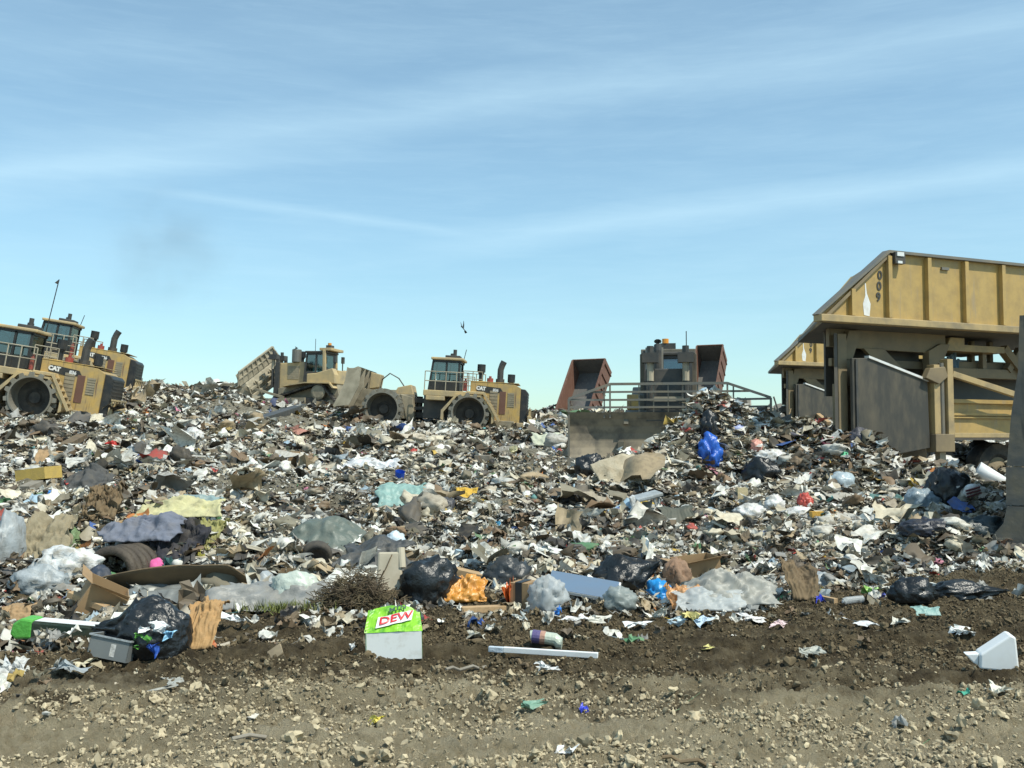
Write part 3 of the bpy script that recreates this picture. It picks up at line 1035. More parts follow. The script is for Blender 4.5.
# dozer pushing towards the camera behind the trash rack
SC = .8
front.location = at(669, 461, 31.2); front.rotation_euler = (0, 0, R(81)); front.scale = (SC, SC, SC)
fz = front.location.z
front['label'] = 'bulldozer facing the camera behind the wide blade topped by a barred trash rack'
front['category'] = 'bulldozer'; front['group'] = 'bulldozers at work on the waste'
for o in front.children:
    if o.name.startswith('muffler'): o.location.y += 1.12
    if o.name.startswith('exhaust'): o.location.y += .42
    if o.name.startswith('air_pre'): o.location.y += .95
for o in front.children_recursive:
    if o.type == 'MESH' and o.data.materials and o.data.materials[0] in (M['tan'], M['dusty']):
        o.material_slots[0].link = 'OBJECT'; o.material_slots[0].material = M['grimy_shade']
zb0 = (at(600, 462, 27.5).z - fz) / SC; zb1 = (at(600, 412, 27.5).z - fz) / SC
fb = u_blade(front, 5.52 / SC, zb0, zb1, -4.7, .9, M['blade_dirty'], fwd=.3)
rk = MB()
bx_ = -4.62
zt = [(at(600, r_, 27.5).z - fz) / SC for r_ in (383.5, 391.5, 399.5, 407.0)]
hw = 2.73 / SC; iw = 1.6 / SC
zo = (at(600, 398.5, 27.5).z - fz) / SC


def top_at(y):
    a = abs(y)
    return zt[0] if a <= iw else zt[0] + (zo - zt[0]) * (a - iw) / (hw - iw)


def fx_(y):
    return bx_ - .3 * max(0, (abs(y) - (2.76 / SC - .9)) / .9)


for s in (-1, 1):
    rk.bar((fx_(0), s * iw, zt[0]), (fx_(hw), s * hw, zo), .07, .09)
    for z in zt[1:]:
        yy_ = hw if z < zo else iw + (zt[0] - z) / (zt[0] - zo) * (hw - iw)
        rk.bar((fx_(0), s * (2.76 / SC - .9), z), (fx_(yy_), s * yy_, z), .05, .07)
    rk.bar((fx_(hw), s * hw, zb0 + .2), (fx_(hw), s * hw, zo), .07)
    rk.bar((fx_(0), s * iw, zb1 - .2), (fx_(0), s * iw, zt[0]), .06)
    rk.bar((fx_(2.2), s * 2.2, zb1 - .2), (fx_(2.2), s * 2.2, top_at(2.2)), .05)
rk.bar((fx_(0), -iw, zt[0]), (fx_(0), iw, zt[0]), .07, .09)
for z in zt[1:]:
    rk.bar((fx_(0), -2.76 / SC + .9, z), (fx_(0), 2.76 / SC - .9, z), .05, .07)
for y in (-1.0, -.5, 0, .5, 1.0):
    rk.bar((fx_(0) + .05, y, zb1 - .2), (fx_(0) + .05, y, zt[0]), .045)
rk.build('trash_rack', M['steel'], fb)
MB().prism([(-4.55, zb1 - .3), (-4.45, zb1 - .3), (-4.3, zb1 + .38), (-4.4, zb1 + .38)], -.7, .75).build('centre_guard_plate', M['dark_steel'], fb)
for s in (-1, 1):
    MB().box(-3.4, -3.0, s * 1.25 - .22, s * 1.25 + .22, 1.9, 2.45).build('fender_box', M['yellow'], front, bevel=.03)

# blade of the dozer entering at the right edge
ey = R(-28)
tipw = at(985, 543, 14.6)
lx, ly = -6.15, -2.25
edge.location = (tipw.x - (lx * math.cos(ey) - ly * math.sin(ey)), tipw.y - (lx * math.sin(ey) + ly * math.cos(ey)), tipw.z - .12)
edge.rotation_euler = (0, 0, ey)
edge['label'] = 'bulldozer cut by the right edge, only the end of its tall grey blade in view'
edge['category'] = 'bulldozer'; edge['group'] = 'bulldozers at work on the waste'
eb = u_blade(edge, 4.4, .12, 1.75, -5.5, .55, M['edge_steel'], fwd=.2)
up = MB()
up.prism([(-5.5, 1.72), (-5.1, 1.72), (-5.1, 2.4), (-5.3, 3.25), (-5.4, 3.3), (-5.35, 2.4)], -2.2, 2.2)
up.build('spill_plate', M['edge_steel'], eb)
ep = MB()
ep.prism([(-6.15, .1), (-5.5, .1), (-4.9, .3), (-4.9, .66), (-5.85, .66), (-5.9, .42)], -2.34, -2.21)
ep.build('end_bit', M['edge_steel'], eb)
MB().prism([(-5.86, .68), (-4.9, .68), (-4.85, 1.22), (-5.85, 1.22)], -2.3, -2.21).build('wear_plate', M['edge_steel'], eb)
MB().prism([(-5.84, 1.24), (-4.85, 1.24), (-4.7, 2.2), (-5.0, 3.4), (-5.62, 3.4), (-5.66, 2.6), (-5.76, 2.0)], -2.29, -2.21).build('side_plate', M['edge_steel'], eb)

# ------------------------------------------------------------------ raised dump bodies behind the blade
def make_dump():
    t = empty('dump_trailer')
    L, hw_, hh = 7.6, 1.2, 1.75
    tilt = R(52)
    # bed frame: hinge at the origin, bed runs along +x when down; lifted about y
    c, s = math.cos(tilt), math.sin(tilt)

    def pt(x, y, z): return (x * c - z * s, y, x * s + z * c + 1.0)
    def slab(x0, x1, y0, y1, z0, z1):
        vs = [pt(x, y, z) for z in (z0, z1) for y in (y0, y1) for x in (x0, x1)]
        return vs, [(0, 2, 3, 1), (4, 5, 7, 6), (0, 1, 5, 4), (2, 6, 7, 3), (0, 4, 6, 2), (1, 3, 7, 5)]
    b = MB().add(*slab(-.3, L, -hw_, hw_, -.08, 0))
    bed = b.build('bed_floor', M['bedin'], t)
    for sd_ in (-1, 1):
        y0, y1 = sorted((sd_ * hw_, sd_ * (hw_ + .06)))
        wl = MB().add(*slab(-.3, L, y0, y1, -.08, hh))
        for k in range(7):
            xx = .2 + k * 1.15
            a0, a1 = sorted((sd_ * (hw_ + .06), sd_ * (hw_ + .14)))
            wl.add(*slab(xx, xx + .1, a0, a1, -.05, hh - .02))
        a0, a1 = sorted((sd_ * (hw_ - .02), sd_ * (hw_ + .12)))
        wl.add(*slab(-.3, L, a0, a1, hh, hh + .1))
        wl.build('side_wall', M['rust'], t)
    MB().add(*slab(L, L + .07, -hw_ - .06, hw_ + .06, -.08, hh + .1)).build('headboard', M['rust'], t)
    MB().add(*slab(L - .02, L - .004, -hw_, hw_, 0.0, hh)).build('headboard_lining', M['bedin'], t)
    ld = MB()
    vs = []; n = 12
    for i in range(9):
        for k in range(n + 1):
            a = math.pi * k / n
            f = i / 8
            rad = .95 * (1 - .5 * f ** 3)
            vs.append(pt(-.2 + 4.6 * f, -math.cos(a) * hw_ * .97, max(.01, math.sin(a) * rad)))
    fs = [(i * (n + 1) + k, i * (n + 1) + k + 1, (i + 1) * (n + 1) + k + 1, (i + 1) * (n + 1) + k) for i in range(8) for k in range(n)]
    fs.append(tuple(8 * (n + 1) + k for k in range(n + 1)))
    ld.add(vs, fs).build('curved_liner', M['bedin'], t, smooth=True)
    fr = MB()
    for y in (-.5, .5): fr.box(-.4, 8.6, y - .08, y + .08, .75, 1.0)
    fr.build('chassis', M['black'], t)
    MB().tube([(4.2, 0, .95), (3.6, 0, 4.9)], .16, 10).build('hoist_cylinder', M['steel'], t)
    for x in (.9, 2.2):
        for y in (-1.0, 1.0):
            MB().lathe_y([(.001, y - .2), (.3, y - .2), (.52, y - .17), (.52, y + .17), (.3, y + .2), (.001, y + .2)], x, .52, 20).build('wheel', M['rubber'], t)
    return t


d1 = make_dump()
d1.location = at(574, 419, 68) + Vector((0, 0, -2.1)); d1.rotation_euler = (0, 0, R(62)); d1.scale = (.78, 1.0, .78)
tag(d1, 'raised rust red dump body left of the barred blade rack, open end towards the camera', 'dump trailer', 'raised dump trailers beyond the crest')
d2 = copy_tree(d1)
d2['label'] = 'raised rust red dump body behind the cab of the dozer with the trash rack'
d2.location = at(701, 412, 60) + Vector((0, 0, -2.1)); d2.rotation_euler = (0, 0, R(66)); d2.scale = (.78, .66, .78)

# small grey service truck seen through the right end of the rack
t = empty('service_truck', at(738, 413, 74) + Vector((0, 0, -.9)), (0, 0, R(80)))
tag(t, 'small grey truck far beyond the right end of the barred blade rack', 'truck')
MB().prism([(-2.4, .5), (-2.4, 1.15), (-1.3, 1.25), (-.9, 1.95), (.6, 1.95), (.7, 1.2), (2.6, 1.2), (2.6, .5)], -.9, .9).build('body', M['steel'], t, bevel=.06)
MB().prism([(-1.28, 1.28), (-.93, 1.88), (-.91, 1.88), (-1.24, 1.28)], -.75, .75).build('windscreen', M['glass'], t)
for y in (-.905, .9):
    MB().prism([(-1.05, 1.3), (-.8, 1.85), (.5, 1.85), (.55, 1.3)], y, y + .006).build('side_window', M['black'], t)
for x in (-1.6, 1.6):
    for y in (-.85, .85):
        MB().lathe_y([(.001, y - .12), (.25, y - .12), (.4, y - .1), (.4, y + .1), (.25, y + .12), (.001, y + .12)], x, .4, 18).build('wheel', M['rubber'], t)

# ------------------------------------------------------------------ trailer tippers
def make_tipper():
    """origin at the near lower corner of the hopper's left end; x along the hopper, y away"""
    t = empty('trailer_tipper')
    ZL, ZH = 4.66, 6.28
    # near side wall, with the slanted left edge
    w_ = MB().prism([(.12, ZL), (2.26, ZH), (9.6, ZH), (9.6, ZL)], 0, .05)
    wall = w_.build('hopper_side_panel', M['tub'], t)
    for x in (1.03, 2.2, 3.5, 4.78, 6.1, 7.4, 8.7):
        zt_ = ZL + (ZH - ZL) * min(1, (x - .12) / 2.14)
        MB().box(x - .06, x + .06, -.13, .0, ZL + .02, zt_ - .03).build('stiffening_rib', M['tub'], wall)
    tr_ = MB()
    tr_.box(-.02, 9.62, -.19, .1, ZL - .17, ZL)
    tr_.build('lower_flange', M['tub_trim'], t, bevel=.015)
    MB().prism([(-.02, ZL - .02), (2.2, ZH), (9.6, ZH), (9.6, ZH + .07), (2.18, ZH + .07), (-.06, ZL + .0)], -.13, .1).build('upper_rim', M['steel'], t)
    for x, z in ((1.92, 4.49),):
        pass
    # end chute plate, floor and far wall (left end swept back)
    vs = [(-.02, -.1, ZL - .17), (2.2, -.1, ZH), (3.9, 3.0, ZH), (1.95, 3.0, 4.45)]
    off = Vector((.05, 0, -.06))
    MB().add([Vector(p) for p in vs] + [Vector(p) + off for p in vs], [(0, 1, 2, 3), (7, 6, 5, 4), (0, 4, 5, 1), (1, 5, 6, 2), (2, 6, 7, 3), (3, 7, 4, 0)]).build('end_plate', M['tub_frame'], t)
    vs = [(.1, .06, ZL - .1), (9.6, .06, ZL - .1), (9.6, 3.0, 4.42), (1.95, 3.0, 4.42)]
    off = Vector((0, 0, -.08))
    MB().add([Vector(p) for p in vs] + [Vector(p) + off for p in vs], [(0, 1, 2, 3), (7, 6, 5, 4), (0, 4, 5, 1), (1, 5, 6, 2), (2, 6, 7, 3), (3, 7, 4, 0)]).build('hopper_floor', M['tub_in'], t)
    MB().prism([(1.95, 4.4), (3.9, ZH), (9.6, ZH), (9.6, 4.4)], 3.0, 3.06).build('hopper_far_panel', M['tub'], t)
    lp = MB().box(2.3, 2.62, -.2, -.06, 6.02, 6.3)
    l0 = lp.build('work_lamp', M['dark_steel'], t)
    MB().box(2.34, 2.56, -.225, -.2, 6.2, 6.3).build('lamp_lens', M['lamp_glass'], l0)
    MB().box(2.36, 2.5, -.225, -.2, 6.02, 6.08).build('lamp_lens', M['lamp_glass'], l0)
    MB().box(4.0, 4.25, -.05, -.003, 6.0, 6.07).build('small_lamp', M['steel'], t)
    for k, ch in enumerate('009'):
        text_part('number_lettering', ch, .30, (1.97 - .03 * k, -.012, 5.72 - .27 * k), M['dark_steel'], wall, bold=.008, depth=.005)
    # stains of white splash on the panel
    MB().prism([(1.45, 4.72), (1.62, 4.7), (1.66, 5.0), (1.55, 5.25), (1.52, 5.5), (1.49, 5.5), (1.5, 5.2), (1.42, 5.0)], -.008, -.001).build('white_splash', M['white'], wall)
    # left column box under the hopper
    cl_ = MB()
    cl_.box(1.02, 1.3, .44, .56, .9, 4.3)
    cl_.prism([(1.0, 4.0), (1.0, 4.48), (4.9, 4.48), (4.9, 3.95)], .72, .84)
    cl_.prism([(1.24, 3.0), (1.24, 4.0), (1.75, 4.0), (1.75, 3.0)], .74, .84)
    cl_.prism([(2.05, 4.0), (2.75, 4.0), (4.15, 2.9), (3.45, 2.9)], .68, .8)
    cl_.prism([(4.2, 1.6), (4.2, 4.0), (4.62, 4.2), (4.95, 4.2), (4.5, 3.4), (4.5, 1.6)], .62, .84)
    cl_.prism([(1.3, 1.2), (1.3, 3.1), (4.3, 3.1), (4.3, 1.2)], .86, .98)
    cl_.build('end_frame', M['tub_frame'], t, bevel=.012)
    rc = MB()
    vs = [(.88, .42, 1.0), (.98, .42, 1.0), (3.3, 2.8, 1.0), (3.2, 2.8, 1.0), (.88, .42, 4.3), (.98, .42, 4.3), (3.3, 2.8, 4.3), (3.2, 2.8, 4.3)]
    rc.add(vs, [(3, 2, 1, 0), (4, 5, 6, 7), (0, 1, 5, 4), (1, 2, 6, 5), (2, 3, 7, 6), (3, 0, 4, 7)])
    rc.box(3.3, 4.4, 2.6, 2.7, 1.2, 4.4)
    rc.build('inner_plate', M['tub_in'], t)
    br = MB().prism([(1.25, 3.7), (1.5, 4.4), (1.9, 4.4), (1.6, 3.7)], .57, .7)
    br.build('corner_gusset', M['tub_frame'], t)
    # heavy swung side door with its sunlit top edge painted on in white
    dr = MB().prism([(1.22, 1.55), (1.22, 3.68), (1.72, 3.70), (3.66, 3.17), (3.70, 1.5), (2.6, 1.35)], .18, .27)
    door = dr.build('side_door', M['tub_dark'], t, bevel=.012)
    MB().prism([(1.72, 3.70), (1.72, 3.76), (3.66, 3.23), (3.66, 3.17)], .14, .3).build('lit_door_edge', M['white'], door)
    MB().box(1.3, 1.36, .14, .18, 1.6, 3.66).build('door_seam', M['dark_steel'], door)
    # hinge post
    ps = MB()
    ps.box(3.8, 4.0, .1, .34, 1.85, 3.6)
    post = ps.build('hinge_post', M['tub_trim'], t, bevel=.012)
    MB().tube([(4.1, .16, 1.5), (4.1, .16, 3.65)], .07, 10).build('hinge_pin', M['steel'], post)
    MB().box(4.22, 4.42, .06, .3, 1.75, 3.75).build('post_flange', M['tub_trim'], post, bevel=.01)
    hg = MB().prism([(3.45, 3.25), (3.6, 3.5), (4.1, 3.55), (4.2, 3.3), (3.9, 3.1)], .02, .2)
    hg.build('hinge_bracket', M['tub_frame'], post, bevel=.015)
    hg = MB().prism([(3.75, 1.4), (3.75, 1.85), (4.4, 1.85), (4.4, 1.4)], .04, .36)
    hg.build('hinge_bracket', M['tub_frame'], post, bevel=.015)
    MB().box(4.05, 4.25, .2, .36, .7, 1.42).build('prop_leg', M['pale_dust'], t)
    # side frame to the right: rails, panel, dark opening
    sf = MB()
    sf.bar((4.42, .12, 3.38), (9.4, .12, 2.3), .13, .15)
    sf.bar((4.42, .12, 1.82), (9.4, .12, 1.82), .12, .12)
    sf.build('side_rail', M['tub_trim'], t, bevel=.01)
    pn_ = MB().prism([(4.44, 1.85), (4.44, 2.72), (9.4, 2.72), (9.4, 1.85)], .55, .62)
    pn_.box(4.44, 9.4, .46, .56, 2.66, 2.76).box(4.44, 9.4, .48, .56, 2.34, 2.4).box(4.44, 9.4, .48, .56, 2.27, 2.3)
    pn_.build('lower_side_panel', M['tub'], t)
    MB().box(4.44, 9.4, 1.6, 1.66, 2.7, 3.6).box(4.44, 9.4, .6, 1.7, 1.7, 1.8).build('shade_bulkhead', M['tub_in'], t)  # closing panel added to block light and deepen the shade here
    # machinery deck and far frame seen through the gap under the hopper
    dk_ = MB()
    dk_.box(4.6, 9.4, .9, 1.2, 3.36, 3.62)
    dk_.build('cross_beam', M['tub_frame'], t, bevel=.012)
    MB().box(5.0, 7.1, .75, 2.2, 4.05, 4.22).prism([(4.9, 4.05), (5.1, 4.4), (5.6, 4.4), (5.6, 4.05)], .74, .9).build('upper_beam', M['tub_trim'], t)
    st = MB()
    st.bar((6.55, 1.0, 3.6), (6.55, 1.0, 4.1), .14)
    st.bar((7.2, .9, 4.2), (7.9, .9, 3.55), .22)
    st.bar((7.95, .95, 4.2), (7.4, .95, 3.6), .18)
    for x in (5.0, 5.6, 6.2, 6.9, 7.6, 8.2):
        st.bar((x, 2.4, 3.5), (x, 2.4, 4.6), .05)
    st.bar((4.6, 2.4, 3.95), (9.4, 2.4, 3.95), .06)
    st.box(4.6, 9.4, 2.85, 2.92, 3.3, 3.98)
    for x in (5.3, 6.6, 7.3, 8.6):
        st.bar((x, 1.4, 3.5), (x, 1.4, 4.45), .12)
    st.bar((4.8, 1.7, 3.6), (6.2, 1.7, 4.4), .16)
    st.build('truss_members', M['tub_frame'], t)
    hu = MB()
    for k in range(9):
        hu.tube([(4.75 + .12 * k, 1.0 + .05 * (k % 3), 3.62), (4.8 + .12 * k, 1.1, 3.85 + .06 * (k % 4)), (4.95 + .12 * k, 1.3, 3.66)], .045, 6)
    hu.box(5.9, 7.2, 1.5, 2.1, 3.62, 3.9)
    hu.build('hydraulic_unit', cm('blue grey hydraulic paint', (.10, .17, .21), .5), t)
    for x, y in ((4.75, 1.2), (7.0, 1.2), (4.75, 2.6), (7.0, 2.6)):
        w2 = MB().lathe_y([(.001, y - .22), (.42, y - .22), (.5, y - .27), (.78, y - .24), (.82, y - .15), (.82, y + .15), (.78, y + .24), (.4, y + .25), (.001, y + .25)], x, .82, 32)
        wo = w2.build('wheel', M['rubber'], t)
        MB().lathe_y([(.001, y - .3), (.2, y - .3), (.38, y - .23), (.42, y - .225)], x, .82, 20).build('rim', M['tub_frame'], wo)
    MB().box(1.3, 4.45, 1.2, 1.26, 2.8, 4.42).build('shade_fill_plate', M['tub_in'], t)  # dark plate added to fill the shaded gap above the door
    MB().box(1.3, 4.5, .70, .82, 3.05, 3.3).box(1.3, 4.5, .98, 1.1, 3.55, 3.75).box(4.5, 9.4, 1.15, 1.25, 3.62, 3.82).build('tie_beam', M['tub_frame'], t, bevel=.01)
    ax = MB().box(4.4, 9.4, 1.6, 2.2, .9, 1.3)
    ax.build('undercarriage', M['black'], t)
    return t


tip = make_tipper()
TY = R(24)
tip.location = (7.2, 23.5, 0); tip.rotation_euler = (0, 0, TY)
tag(tip, 'large ochre trailer tipper with ribbed hopper numbered 009 and open dark side door', 'trailer tipper', 'trailer tippers beside the waste')
tip2 = copy_tree(tip)
tip2['label'] = 'ochre trailer tipper standing farther back, mostly hidden behind the numbered one'
p = at(776, 361, 43.5)
tip2.location = (p.x, p.y, p.z - 4.66)

# ------------------------------------------------------------------ bird
bd = empty('bird', at(463, 328, 58), (R(-20), R(20), R(60)))
bd.scale = (.62, .62, .9)
tag(bd, 'small dark bird flying with wings raised above the crest', 'bird')
bm_ = MB()
bm_.tube([(-.28, 0, .02), (-.2, 0, .03), (0, 0, 0), (.2, 0, -.06), (.34, 0, -.12)], .06, 8, r1=.03)
bm_.tube([(-.36, 0, .03), (-.26, 0, .04), (-.2, 0, .03)], .02, 6, r1=.055)
for s in (-1, 1):
    bm_.add([(-.15, s * .04, .03), (.12, s * .04, .02), (.1, s * .12, .24), (-.08, s * .12, .26), (-.02, s * .16, .52), (.05, s * .16, .50),
             (-.15, s * .04, .02), (.12, s * .04, .01), (.1, s * .125, .23), (-.08, s * .125, .25), (-.02, s * .165, .51), (.05, s * .165, .49)],
            [(0, 1, 2, 3), (3, 2, 5, 4), (9, 8, 7, 6), (10, 11, 8, 9), (0, 6, 7, 1), (1, 7, 8, 2), (2, 8, 11, 5), (5, 11, 10, 4), (4, 10, 9, 3), (3, 9, 6, 0)])
bm_.add([(.3, -.08, -.1), (.3, .08, -.1), (.52, .12, -.2), (.52, -.12, -.2), (.3, -.08, -.115), (.3, .08, -.115), (.52, .12, -.215), (.52, -.12, -.215)],
        [(0, 1, 2, 3), (7, 6, 5, 4), (0, 4, 5, 1), (1, 5, 6, 2), (2, 6, 7, 3), (3, 7, 4, 0)])
bm_.build('body', M['black'], bd, smooth=False)

# ------------------------------------------------------------------ faint exhaust smoke drifting over the near compactors
bm = bmesh.new(); bmesh.ops.create_icosphere(bm, subdivisions=3, radius=1)
me = bpy.data.meshes.new('smoke'); bm.to_mesh(me); bm.free()
sm = bpy.data.objects.new('smoke', me); COL.objects.link(sm)
sm.location = at(165, 248, 60); sm.scale = (4.6, 2.2, 4.6); sm.rotation_euler = (0, R(25), 0)
mm = bpy.data.materials.new('exhaust smoke'); mm.use_nodes = True
nt = mm.node_tree
nt.nodes.remove(nt.nodes['Principled BSDF'])
pv = nt.nodes.new('ShaderNodeVolumePrincipled'); pv.inputs['Color'].default_value = (.25, .25, .27, 1)
tc = nt.nodes.new('ShaderNodeTexCoord')
ln = nt.nodes.new('ShaderNodeVectorMath'); ln.operation = 'LENGTH'; nt.links.new(tc.outputs['Object'], ln.inputs[0])
r1 = nt.nodes.new('ShaderNodeMapRange'); r1.inputs['From Min'].default_value = 1; r1.inputs['From Max'].default_value = .1
nt.links.new(ln.outputs['Value'], r1.inputs['Value'])
nn = nt.nodes.new('ShaderNodeTexNoise'); nn.inputs['Scale'].default_value = 2.2; nn.inputs['Detail'].default_value = 4
nt.links.new(tc.outputs['Object'], nn.inputs['Vector'])
r2 = nt.nodes.new('ShaderNodeMapRange'); r2.inputs['From Min'].default_value = .38; r2.inputs['From Max'].default_value = .68; r2.inputs['To Max'].default_value = .16
nt.links.new(nn.outputs['Fac'], r2.inputs['Value'])
mu = nt.nodes.new('ShaderNodeMath'); mu.operation = 'MULTIPLY'
nt.links.new(r1.outputs[0], mu.inputs[0]); nt.links.new(r2.outputs[0], mu.inputs[1])
nt.links.new(mu.outputs[0], pv.inputs['Density'])
nt.links.new(pv.outputs[0], nt.nodes['Material Output'].inputs['Volume'])
me.materials.append(mm)
tag(sm, kind='stuff')
# ------------------------------------------------------------------ single pieces lying on the waste and on the soil
KEEPOUT = []
LITTER = 1.24
_seed = [100]


def nz(p, f, s):
    return mnoise.noise(Vector((p[0] * f + s * 3.7, p[1] * f + s * 1.3, p[2] * f - s * 2.1)))


def nxt():
    _seed[0] += 1
    return _seed[0]


def spot(px, row, w):
    p = hit(px, row)
    s = p.y / F
    KEEPOUT.append((p.x, p.y + .12 * w * s, .26 * w * s))
    return p, s


def put(vs, fs, name, mt, loc, label, cat, group=None, smooth=True, parent=None, rot=(0, 0, 0)):
    o = MB().add(vs, fs).build(name, mt, parent, smooth=smooth)
    o.location = loc; o.rotation_euler = rot
    if parent is None: tag(o, label, cat, group)
    return o


_ICO = {}


def icov(sub):
    if sub not in _ICO:
        bm = bmesh.new(); bmesh.ops.create_icosphere(bm, subdivisions=sub, radius=1)
        bm.verts.ensure_lookup_table()
        _ICO[sub] = ([v.co.copy() for v in bm.verts], [[q.index for q in f.verts] for f in bm.faces])
        bm.free()
    return _ICO[sub]


def lump_shape(W, D_, Hh, seed, wr=.12, fr=3.0, neck=None, sub=4, lumps=.25):
    """a filled or half empty bag: creased along its pull direction, flat below, optional gathered neck"""
    vs0, fs = icov(sub)
    rd = random.Random(seed)
    ax_ = Vector(neck).normalized() if neck is not None else Vector((rd.uniform(-1, 1), rd.uniform(-.6, .6), rd.uniform(.2, 1))).normalized()
    vs = []
    for v in vs0:
        al = v.dot(ax_)
        q = v - ax_ * (al * .62)
        q = q + Vector((nz(v, 1.7, seed + 31), nz(v, 1.7, seed + 32), nz(v, 1.7, seed + 33))) * .35
        r = 1 + lumps * nz(v, 1.5, seed) + wr * (.55 - 1.9 * abs(nz(q, fr * 1.3, seed + 5))) + wr * .8 * (.4 - 1.7 * abs(nz(q, fr * 3.1, seed + 9))) + wr * .45 * (.3 - abs(nz(q, fr * 7, seed + 12)))
        p = v * r
        if neck is not None:
            t = al
            if t > .55:
                k = (t - .55) / .45
                ax = ax_ * p.dot(ax_); rad = p - ax
                fl = 1 + .25 * math.sin(9 * math.atan2(rad.x + rad.y, rad.z + 1e-5))
                p = ax * (1 + .55 * k) + rad * (1 - .72 * k ** .6) * fl
        z = p.z
        if z < -.45: z = -.45 + (z + .45) * .25
        vs.append((p.x * W / 2, p.y * D_ / 2, (z + .55) / 1.55 * Hh))
    return vs, fs


def bag(label, px, row, w, h, mt, name='rubbish_bag', cat='bag', wr=.12, fr=3.0, neck=None, depth=None, lumps=.25, yaw=0, group=None, sub=4):
    p, s = spot(px, row, w)
    Hh = h * s * 1.02
    vs, fs = lump_shape(w * s, (depth or max(.6 * w, h)) * s, Hh, nxt(), wr, fr, neck, sub, lumps)
    return put(vs, fs, name, mt, p + Vector((0, .25 * w * s, -.06 * Hh)), label, cat, group, rot=(0, 0, yaw))


def crumple(seed, n=13, k=4):
    """a sheet wadded at random: coarse random folds refined with finer creases"""
    r_ = np.random.default_rng(seed)
    c = np.zeros((k, k, 3))
    c[:, :, 0] = np.linspace(-.8, .8, k)[:, None]; c[:, :, 1] = np.linspace(-.8, .8, k)[None, :]
    c += r_.normal(0, .42, c.shape)
    t = np.linspace(0, k - 1, n)
    i0 = np.minimum(t.astype(int), k - 2); f = t - i0
    g = c[i0] * (1 - f)[:, None, None] + c[i0 + 1] * f[:, None, None]
    g = g[:, i0] * (1 - f)[None, :, None] + g[:, i0 + 1] * f[None, :, None]
    g = g + r_.normal(0, .055, g.shape)
    g = g.reshape(-1, 3)
    lo, hi = g.min(0), g.max(0)
    g = (g - (lo + hi) / 2) / ((hi - lo) / 2)
    fs = [(i * n + j, (i + 1) * n + j, (i + 1) * n + j + 1, i * n + j + 1) for i in range(n - 1) for j in range(n - 1)]
    return g, fs


def scrap(label, px, row, w, h, mt, name='crumpled_scrap', cat='scrap', group=None):
    """a small crumpled piece of film or paper"""
    p, s = spot(px, row, w * .8)
    g, fs = crumple(nxt())
    W, Hh = w * s, h * s
    vs = [(a[0] * W / 2, a[1] * max(W, Hh) * .45, (a[2] + .9) / 1.9 * Hh) for a in g]
    return put(vs, fs, name, mt, p + Vector((0, .15 * W, -.02 * Hh)), label, cat, group, smooth=False)


def sheet(label, px, row, w, h, mt, name='plastic_sheet', cat='sheet', lean=.7, fold=.10, fr=2.2, n=(44, 28), thick=.004, yaw=0, group=None, lift=.0, arch=.0, skew=0):
    """a limp sheet lying over the waste: it rises from its front edge over what lies below and sags behind"""
    p, s = spot(px, row, w)
    W = w * s; Hh = h * s
    Z = Hh * (.45 + .5 * lean); Y = Hh * 1.1 + .15 * W
    sd_ = nxt()
    vs = []
    kk = 1 / max(.22, W)
    for i in range(n[0]):
        for j in range(n[1]):
            u = i / (n[0] - 1) * 2 - 1; v = j / (n[1] - 1)
            eu = 1 + .30 * nz((0, v * 2.2, 4), 1.2, sd_) + .12 * nz((3, v * 7, 4), 1.2, sd_)
            ev = 1 + .30 * nz((u * 1.8, 0, 7), 1.0, sd_ + 2) + .12 * nz((u * 6, 0, 7), 1.0, sd_ + 2)
            x = u * W / 2 * eu + skew * v * W * .3
            y = (v - .0) * Y * ev
            z = Z * math.sin(min(1, v * 1.25) * math.pi / 2) ** .9 * (1 - arch * u * u) * (1 + .35 * nz((u * 1.6, 3, 0), 1, sd_))
            q = Vector((x, y + z, z)) * kk
            lowf = mnoise.noise_vector(q * fr * .8 + Vector((sd_, 0, 0)))
            cr = .55 - 2.0 * abs(mnoise.noise(q * fr * 2.0 + Vector((0, sd_, 0)) + lowf * .6))
            cr2 = .4 - 1.6 * abs(mnoise.noise(q * fr * 5.0 + Vector((0, 0, sd_))))
            d = lowf * (fold * W * .8) + Vector((0, -.6, .8)) * (fold * W * (.95 * cr + .55 * cr2)) + Vector((.5, 0, 0)) * (fold * W * .4 * cr2)
            vs.append((x + d.x, y + d.y, max(-.02, z + d.z * (.3 + .7 * min(1, v * 3))) + lift * Hh))
    fs = [(i * n[1] + j, (i + 1) * n[1] + j, (i + 1) * n[1] + j + 1, i * n[1] + j + 1) for i in range(n[0] - 1) for j in range(n[1] - 1)]
    o = put(vs, fs, name, mt, p + Vector((0, 0, .01)), label, cat, group, rot=(0, 0, yaw))
    if thick:
        m_ = o.modifiers.new('thickness', 'SOLIDIFY'); m_.thickness = thick
    return o


